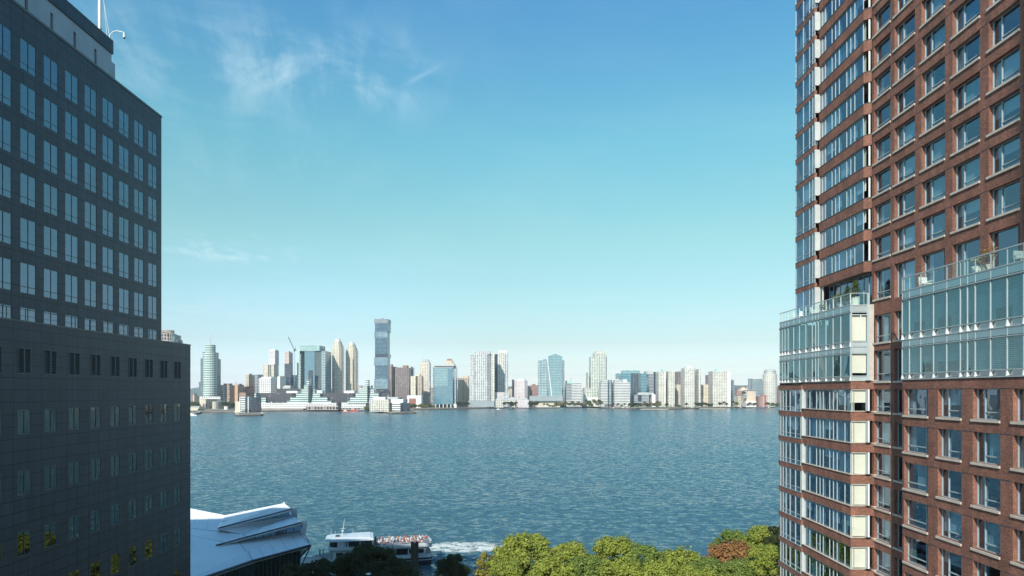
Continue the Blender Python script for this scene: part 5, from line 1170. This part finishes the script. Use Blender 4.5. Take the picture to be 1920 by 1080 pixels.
# stepped terminal with two pyramids
Yc = 1400
st_parts = [(w_, 477, 640, 755.5, 766, 0, 40, 'pierw'), ('quay_arcade', 477, 578, 766, None, 1, 38, 'arcade'), ('tall_arcade', 574, 640, 760.5, None, -1, 30, 'arcade'), ('right_wall', 640, 692, 755, 765, 6, 34, 'pierw'), ('right_arcade', 640, 690, 765, None, 7, 30, 'arcade'),
 ('dark_block', 489, 556, 737, 755.5, 12, 30, 'navy'), ('dark_block', 519, 563, 728.5, 737, 20, 26, 'navy'), ('dark_block', 605, 667.5, 737, 755.3, 12, 30, 'navy'), ('dark_block', 714.5, 729.5, 736.5, 745, 24, 20, 'navy'),
 ('left_terraces', 477, 490, 737, 755.5, 8, 30, 'tealb'), ('left_terraces', 490, 508, 745, 755.5, 7, 30, 'tealb'), ('left_terraces', 508, 516, 752, 755.5, 6, 20, 'tealb'),
 ('white_block', 537, 563, 733, 737, 16, 20, 'pw'), ('white_block', 594, 609, 732, 738, 16, 20, 'pw'), ('white_block', 645, 668, 732.5, 737, 18, 20, 'pw')]
for cx, sx_ in ((580.0, 1), (690.5, .95)):
    for (hl, hr, yt, yb) in ((42, 46, 751.5, 755.5), (36, 38.5, 744.5, 751.5), (25, 25, 737, 744.5), (15, 15, 729.5, 737), (10, 9, 722.5, 729.5)):
        st_parts.append(('terrace', cx-hl*sx_, cx+hr*sx_ if cx < 600 else cx+min(hr, 24)*sx_, yt, yb, 3+(755.5-yt)*.25, 20, 'tealb'))
    st_parts.append(('stair_core', cx-2, cx+2.3, 722.5, 755.4, 1, 14, 'pd')); st_parts.append(('lookout', cx-5, cx+2.5, 712.5, 722.5, 12, 12, 'tealb'))
B('stepped_terminal', 'long white waterfront terminal with dark glass blocks and two stepped pyramids on top', 'terminal', Yc, st_parts)
B('low_office_building', 'flat grey building behind the left dark block of the stepped terminal', 'building', 1560, [(w_, 530, 552, 724.5, None, 0, 30, 'pg'), ('roof', 533, 550, 723, 724.5, 4, 20, 'pc')])
# pavilions on the two piers
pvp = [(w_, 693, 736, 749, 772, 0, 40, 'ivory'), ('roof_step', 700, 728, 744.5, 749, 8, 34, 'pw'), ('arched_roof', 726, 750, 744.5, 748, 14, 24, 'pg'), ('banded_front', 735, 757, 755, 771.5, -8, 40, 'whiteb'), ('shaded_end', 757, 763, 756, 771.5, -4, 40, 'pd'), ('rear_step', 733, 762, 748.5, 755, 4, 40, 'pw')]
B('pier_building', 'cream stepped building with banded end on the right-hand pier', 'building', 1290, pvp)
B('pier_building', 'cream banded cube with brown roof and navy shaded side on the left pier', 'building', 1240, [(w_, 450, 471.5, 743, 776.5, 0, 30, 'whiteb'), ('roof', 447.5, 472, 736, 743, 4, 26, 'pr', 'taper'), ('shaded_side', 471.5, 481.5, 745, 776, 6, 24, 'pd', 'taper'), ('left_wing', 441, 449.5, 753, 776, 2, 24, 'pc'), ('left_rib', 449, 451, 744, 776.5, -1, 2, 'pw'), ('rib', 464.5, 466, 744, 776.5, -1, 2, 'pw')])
# filler buildings seen only in window reflections or behind the near towers
rg = random.Random(12)
for i in range(9):
    x0 = 1490+i*60+rg.uniform(0, 20); wd = rg.uniform(22, 44); yt = rg.uniform(640, 715); mk = rg.choice(['ivory', 'ivory2', 'grey', 'aqua2', 'cream2', 'beigeb'])
    B('distant_tower', f'{["first","second","third","fourth","fifth","sixth","seventh","eighth","ninth"][i]} far bank tower hidden behind the red brick tower', 'tower', 1700, [(w_, x0, x0+wd, yt, None, 0, 34, mk), ('roof_plant', x0+6, x0+wd-6, yt-3, yt, 6, 20, 'pg')])
for i in range(6):
    x0 = 20+i*52+rg.uniform(0, 14); wd = rg.uniform(20, 34); yt = rg.uniform(690, 728); mk = rg.choice(['ivory', 'brown', 'grey', 'cream2', 'beigeb'])
    B('distant_building', f'{["first","second","third","fourth","fifth","sixth"][i]} far bank building to the left, hidden by the granite block', 'building', 1700, [(w_, x0, x0+wd, yt, None, 0, 34, mk), ('roof_plant', x0+6, x0+wd-6, yt-3, yt, 6, 20, 'pg')])
# low roofs filling the gaps far inland
fl = [(362, 370, 739, 'pb'), (366, 374, 743, 'cream'), (358, 363, 742, 'pinkb'), (940, 950, 731, 'pinkb'), (953, 962, 729, 'cream'), (1091, 1098, 733, 'green'), (1092, 1103, 730, 'cream2'), (1378, 1392, 729, 'pinkb'), (1386, 1400, 726.5, 'brown'), (1396, 1403, 725, 'pg'), (1456, 1464, 727, 'pinkb'), (1458, 1470, 724, 'cream'), (676, 688, 727, 'cream2'), (672, 680, 724, 'grey'), (694, 702, 729, 'pg'), (808, 813, 728, 'brown')]
nm_ = ['leftmost', 'second', 'third', 'fourth', 'fifth', 'sixth', 'seventh', 'eighth', 'ninth', 'tenth', 'eleventh', 'twelfth', 'thirteenth', 'fourteenth', 'fifteenth', 'sixteenth']
order = sorted(range(len(fl)), key=lambda i: fl[i][0])
for rank, i in enumerate(order):
    x0, x1, yt, mk = fl[i]
    B('background_house', f'small inland building seen in a gap of the skyline, {nm_[rank]} from the left', 'building', 2000+i*30, [(w_, x0, x1, yt, None, 0, 20, mk), ('roof', x0, x1, yt-1, yt, -1, 22, 'pr')], 'small inland buildings in the gaps of the skyline')
# ------------------------------------------------------------------ far bank trees
def small_kind(seed, m): return tree_kind(seed, 700, .13, 14, m)
L_f1 = leafmat('far green leaves', (.08, .13, .04), (.12, .17, .05), (.2, .22, .08)); L_f2 = leafmat('far olive leaves', (.22, .21, .07), (.17, .18, .06), (.3, .27, .10)); L_f3 = leafmat('far russet leaves', (.22, .13, .07), (.18, .13, .06), (.28, .17, .09))
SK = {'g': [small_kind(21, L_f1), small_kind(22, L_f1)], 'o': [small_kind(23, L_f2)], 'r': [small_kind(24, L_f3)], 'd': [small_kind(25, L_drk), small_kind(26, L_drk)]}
far_t = []
def row(x0, x1, n, top, kinds, Y, r, rj=1.5, tj=1.5):
    for i in range(n):
        far_t.append((x0+(x1-x0)*(i+.5)/n+rg.uniform(-1, 1)*(x1-x0)/n*.3, top+rg.uniform(-tj, tj), rg.choice(kinds), Y+rg.uniform(-12, 12), r+rg.uniform(-rj, rj)))
row(356, 374, 3, 752, 'gd', 1470, 7); row(419, 440, 5, 753, 'gdo', 1480, 7); row(424, 438, 2, 761, 'd', 1450, 6); row(376, 382, 1, 767, 'o', 1362, 4)
row(452, 482, 5, 773, 'gr', 1235, 2.2, .5, .6); row(684, 692, 3, 760, 'og', 1340, 5); row(700, 755, 8, 769.5, 'go', 1280, 1.6, .4, .5)
row(750, 763, 3, 746, 'd', 1540, 6); row(764, 815, 11, 757, 'ggoo', 1530, 6.5, 1.5, 2.5); row(856, 880, 4, 753, 'd', 1610, 7)
row(945, 970, 5, 753, 'd', 1580, 6); row(991, 1008, 4, 752, 'dg', 1590, 7); row(1018, 1055, 7, 757, 'go', 1590, 5, 1.5, 2); row(1040, 1130, 15, 753, 'rogr', 1600, 6.5, 1.5, 2.5); row(1095, 1125, 4, 749, 'g', 1610, 6)
row(1180, 1236, 9, 754, 'gord', 1560, 7); row(1226, 1240, 2, 751, 'd', 1560, 7); row(1246, 1252, 1, 754, 'd', 1570, 5); row(1255, 1275, 3, 758, 'go', 1570, 3.5)
row(1284, 1292, 1, 753, 'd', 1570, 5.5); row(1302, 1312, 2, 753, 'd', 1570, 6); row(1311, 1336, 5, 754.5, 'dg', 1570, 5.5); row(1346, 1352, 1, 753, 'd', 1570, 5); row(1353, 1359, 1, 752.5, 'd', 1570, 6); row(1361, 1368, 1, 755, 'd', 1570, 4.5); row(1372, 1378, 1, 751.5, 'd', 1570, 5); row(1378, 1386, 2, 754, 'g', 1570, 5)
row(1398, 1420, 4, 755, 'gr', 1590, 4.5); row(1436, 1470, 8, 755, 'gor', 1590, 4.5); row(1135, 1180, 8, 757, 'org', 1590, 4, 1.2, 1.2)
far_t.sort(key=lambda a: a[0])
KN = {'g': 'green', 'o': 'olive', 'r': 'russet', 'd': 'dark green'}
secs = [(365, 'left of the teal glass tower'), (384, 'at the podium of the teal glass tower'), (441, 'by the white tank'), (483, 'on the left pier'), (700, 'at the left end of the right pier'), (749, 'along the right pier'), (763.5, 'behind the right pier end'), (816, 'in the park by the red brick end'), (881, 'left of the great grey tower'), (971, 'between the row houses'), (1010, 'right of the pinkish row house'), (1057, 'below the pointed glass tower'), (1131, 'on the bank before the mint roofed office'), (1181, 'in front of the white banded pair'), (1242, 'in front of the low grey office'), (1281, 'before the leftmost ivory tower'), (1315, 'before the tallest ivory tower'), (1342, 'between the two right ivory towers'), (1390, 'before the slim teal tower'), (1423, 'before the beige civic building'), (3000, 'at the foot of the crowned white tower')]
from collections import Counter
cnt = Counter(); items = []
for px, pt, k, Y, r in far_t:
    s_ = next(t_ for lim, t_ in secs if px < lim); cnt[(k, s_)] += 1; items.append((px, pt, k, Y, r, s_, cnt[(k, s_)]))
ordn = ['', 'leftmost', 'second', 'third', 'fourth', 'fifth', 'sixth', 'seventh', 'eighth', 'ninth', 'tenth', 'eleventh', 'twelfth']
for px, pt, k, Y, r, s_, i in items:
    X = (px-960)*Y/F; zt = max(H+(HZ-pt)*Y/F, 7); r = min(r, (zt-3)*.62)
    lab = f'small {KN[k]} tree {s_}' if cnt[(k, s_)] == 1 else f'{ordn[i]} {KN[k]} tree from the left, {s_}'
    place_tree('far_bank_tree', lab, 'tree', rg.choice(SK[k]), X, Y, zt, r, 'trees along the far bank', rg.uniform(0, 6), base=3.0)
# ------------------------------------------------------------------ small craft and piers on the far side
def boat(label, px, py, L, cc, rz=0, hullm=P_red):
    Y = shoreY(py); X = (px-960)*Y/F; o = empty('workboat', (X, Y, 0), label, 'boat', None, R(rz))
    def bb(nm, q): a = q.build(nm, org=(0, 0, 0)); a.parent = o
    q = MB(); q.prism([(-L/2, 0), (-L*.38, -L*.11), (L/2, -L*.12), (L/2, L*.12), (-L*.38, L*.11)], -.3, L*.09, hullm, P_grey, [(-L*.53, 0), (-L*.4, -L*.12), (L/2, -L*.13), (L/2, L*.13), (-L*.4, L*.12)]); bb('hull', q)
    q = MB(); q.box(-L*.25, L*.2, -L*.08, L*.08, L*.09, L*.2, cc); q.box(-L*.2, 0, -L*.06, L*.06, L*.2, L*.28, P_white); bb('cabin', q)
    q = MB(); q.box(-L*.215, L*.02, -L*.07, L*.07, L*.28, L*.295, P_dark); bb('roof', q)
    q = MB(); q.tube((L*.05, 0, L*.2), (L*.05, 0, L*.42), .15, P_white); bb('mast', q)
boat('cream and red workboat at the terminal quay, left one of two', 648, 772.8, 17, P_cream, 4); boat('bright red workboat at the terminal quay, right one of two', 664, 771.2, 20, P_red, -6)
boat('low white barge at the quay next to the granite block', 361, 779.5, 16, P_white, 0, P_white)
boat('small white motorboat near the quay row houses', 934, 767.8, 9, P_white, 3, P_white)
def pier(label, x0, x1, py, z, m_=P_dark):
    Y = shoreY(py); a, b = (x0-960)*Y/F, (x1-960)*Y/F; q0 = empty('finger_pier', ((a+b)/2, Y, 0), label, 'pier')
    q = MB(); q.box(a, b, Y-3, Y+3, z-.8, z, P_cream); q.build('deck', q0)
    q = MB(); x = a+1
    while x < b: q.cyl(x, Y-2.6, -1, z-.8, .35, m_, 6); q.cyl(x, Y+2.6, -1, z-.8, .35, m_, 6); x += 5
    q.build('piles', q0)['kind'] = 'stuff'
pier('long low wooden pier on the water before the leftmost ivory tower', 1200, 1252, 768.8, 2.0); pier('low pier on the water before the rightmost ivory tower', 1311, 1359, 767.6, 1.8)
pier('low white floating dock on the near side of the mint green lawn', 1186, 1212, 766.6, 3.2)
# trucks and cars on the far quay
vc = [P_white, P_red, P_dark, P_white, P_grey, P_blue]
for i, (px, py) in enumerate(((1150, 762.5), (1156, 762), (1163, 762.5), (1168, 762.2), (1176, 762), (1221, 762.6), (1238, 762.4), (1262, 762.7), (1280, 762.4), (1297, 762.5), (1389, 761.5), (1430, 761), (1441, 761.2))):
    Y = 1545+i*2; X = (px-960)*Y/F; m_ = vc[i % 6]; cn = ['white', 'red', 'dark', 'white', 'grey', 'blue'][i % 6]
    o = empty('parked_car', (X, Y, 3.05), f'{cn} vehicle parked on the far quay, {nm_[i]} from the left', 'car', 'vehicles parked on the far quay')
    q = MB(); q.prism([(X-2.3, Y-.9), (X+2.3, Y-.9), (X+2.3, Y+.9), (X-2.3, Y+.9)], 3.35, 4.0, m_); q.prism([(X-1.4, Y-.8), (X+1.6, Y-.8), (X+1.6, Y+.8), (X-1.4, Y+.8)], 4.0, 4.6, m_, poly2=[(X-.9, Y-.7), (X+1.2, Y-.7), (X+1.2, Y+.7), (X-.9, Y+.7)]); q.build('body', o)
    for dx in (-1.4, 1.4):
        for dy in (-.85, .85): q = MB(); q.tube((X+dx, Y+dy-.1, 3.4), (X+dx, Y+dy+.1, 3.4), .34, P_dark, n=10); q.build('wheel', o)
# ------------------------------------------------------------------ haze
HAZE = 0.00009
hm_ = bpy.data.materials.new('haze'); hm_.use_nodes = True; hn = hm_.node_tree; hn.nodes.clear()
pv = hn.nodes.new('ShaderNodeVolumePrincipled'); pv.inputs['Color'].default_value = (.90, .97, 1.0, 1); pv.inputs['Density'].default_value = HAZE; pv.inputs['Anisotropy'].default_value = .2
ho = hn.nodes.new('ShaderNodeOutputMaterial'); hn.links.new(pv.outputs[0], ho.inputs['Volume'])
q = MB(); q.box(-9500, 9500, -450, 9500, -2, 260, hm_); tag(q.build('haze'), 'thin pale air between the viewpoint and the far bank', 'haze', kind='stuff')
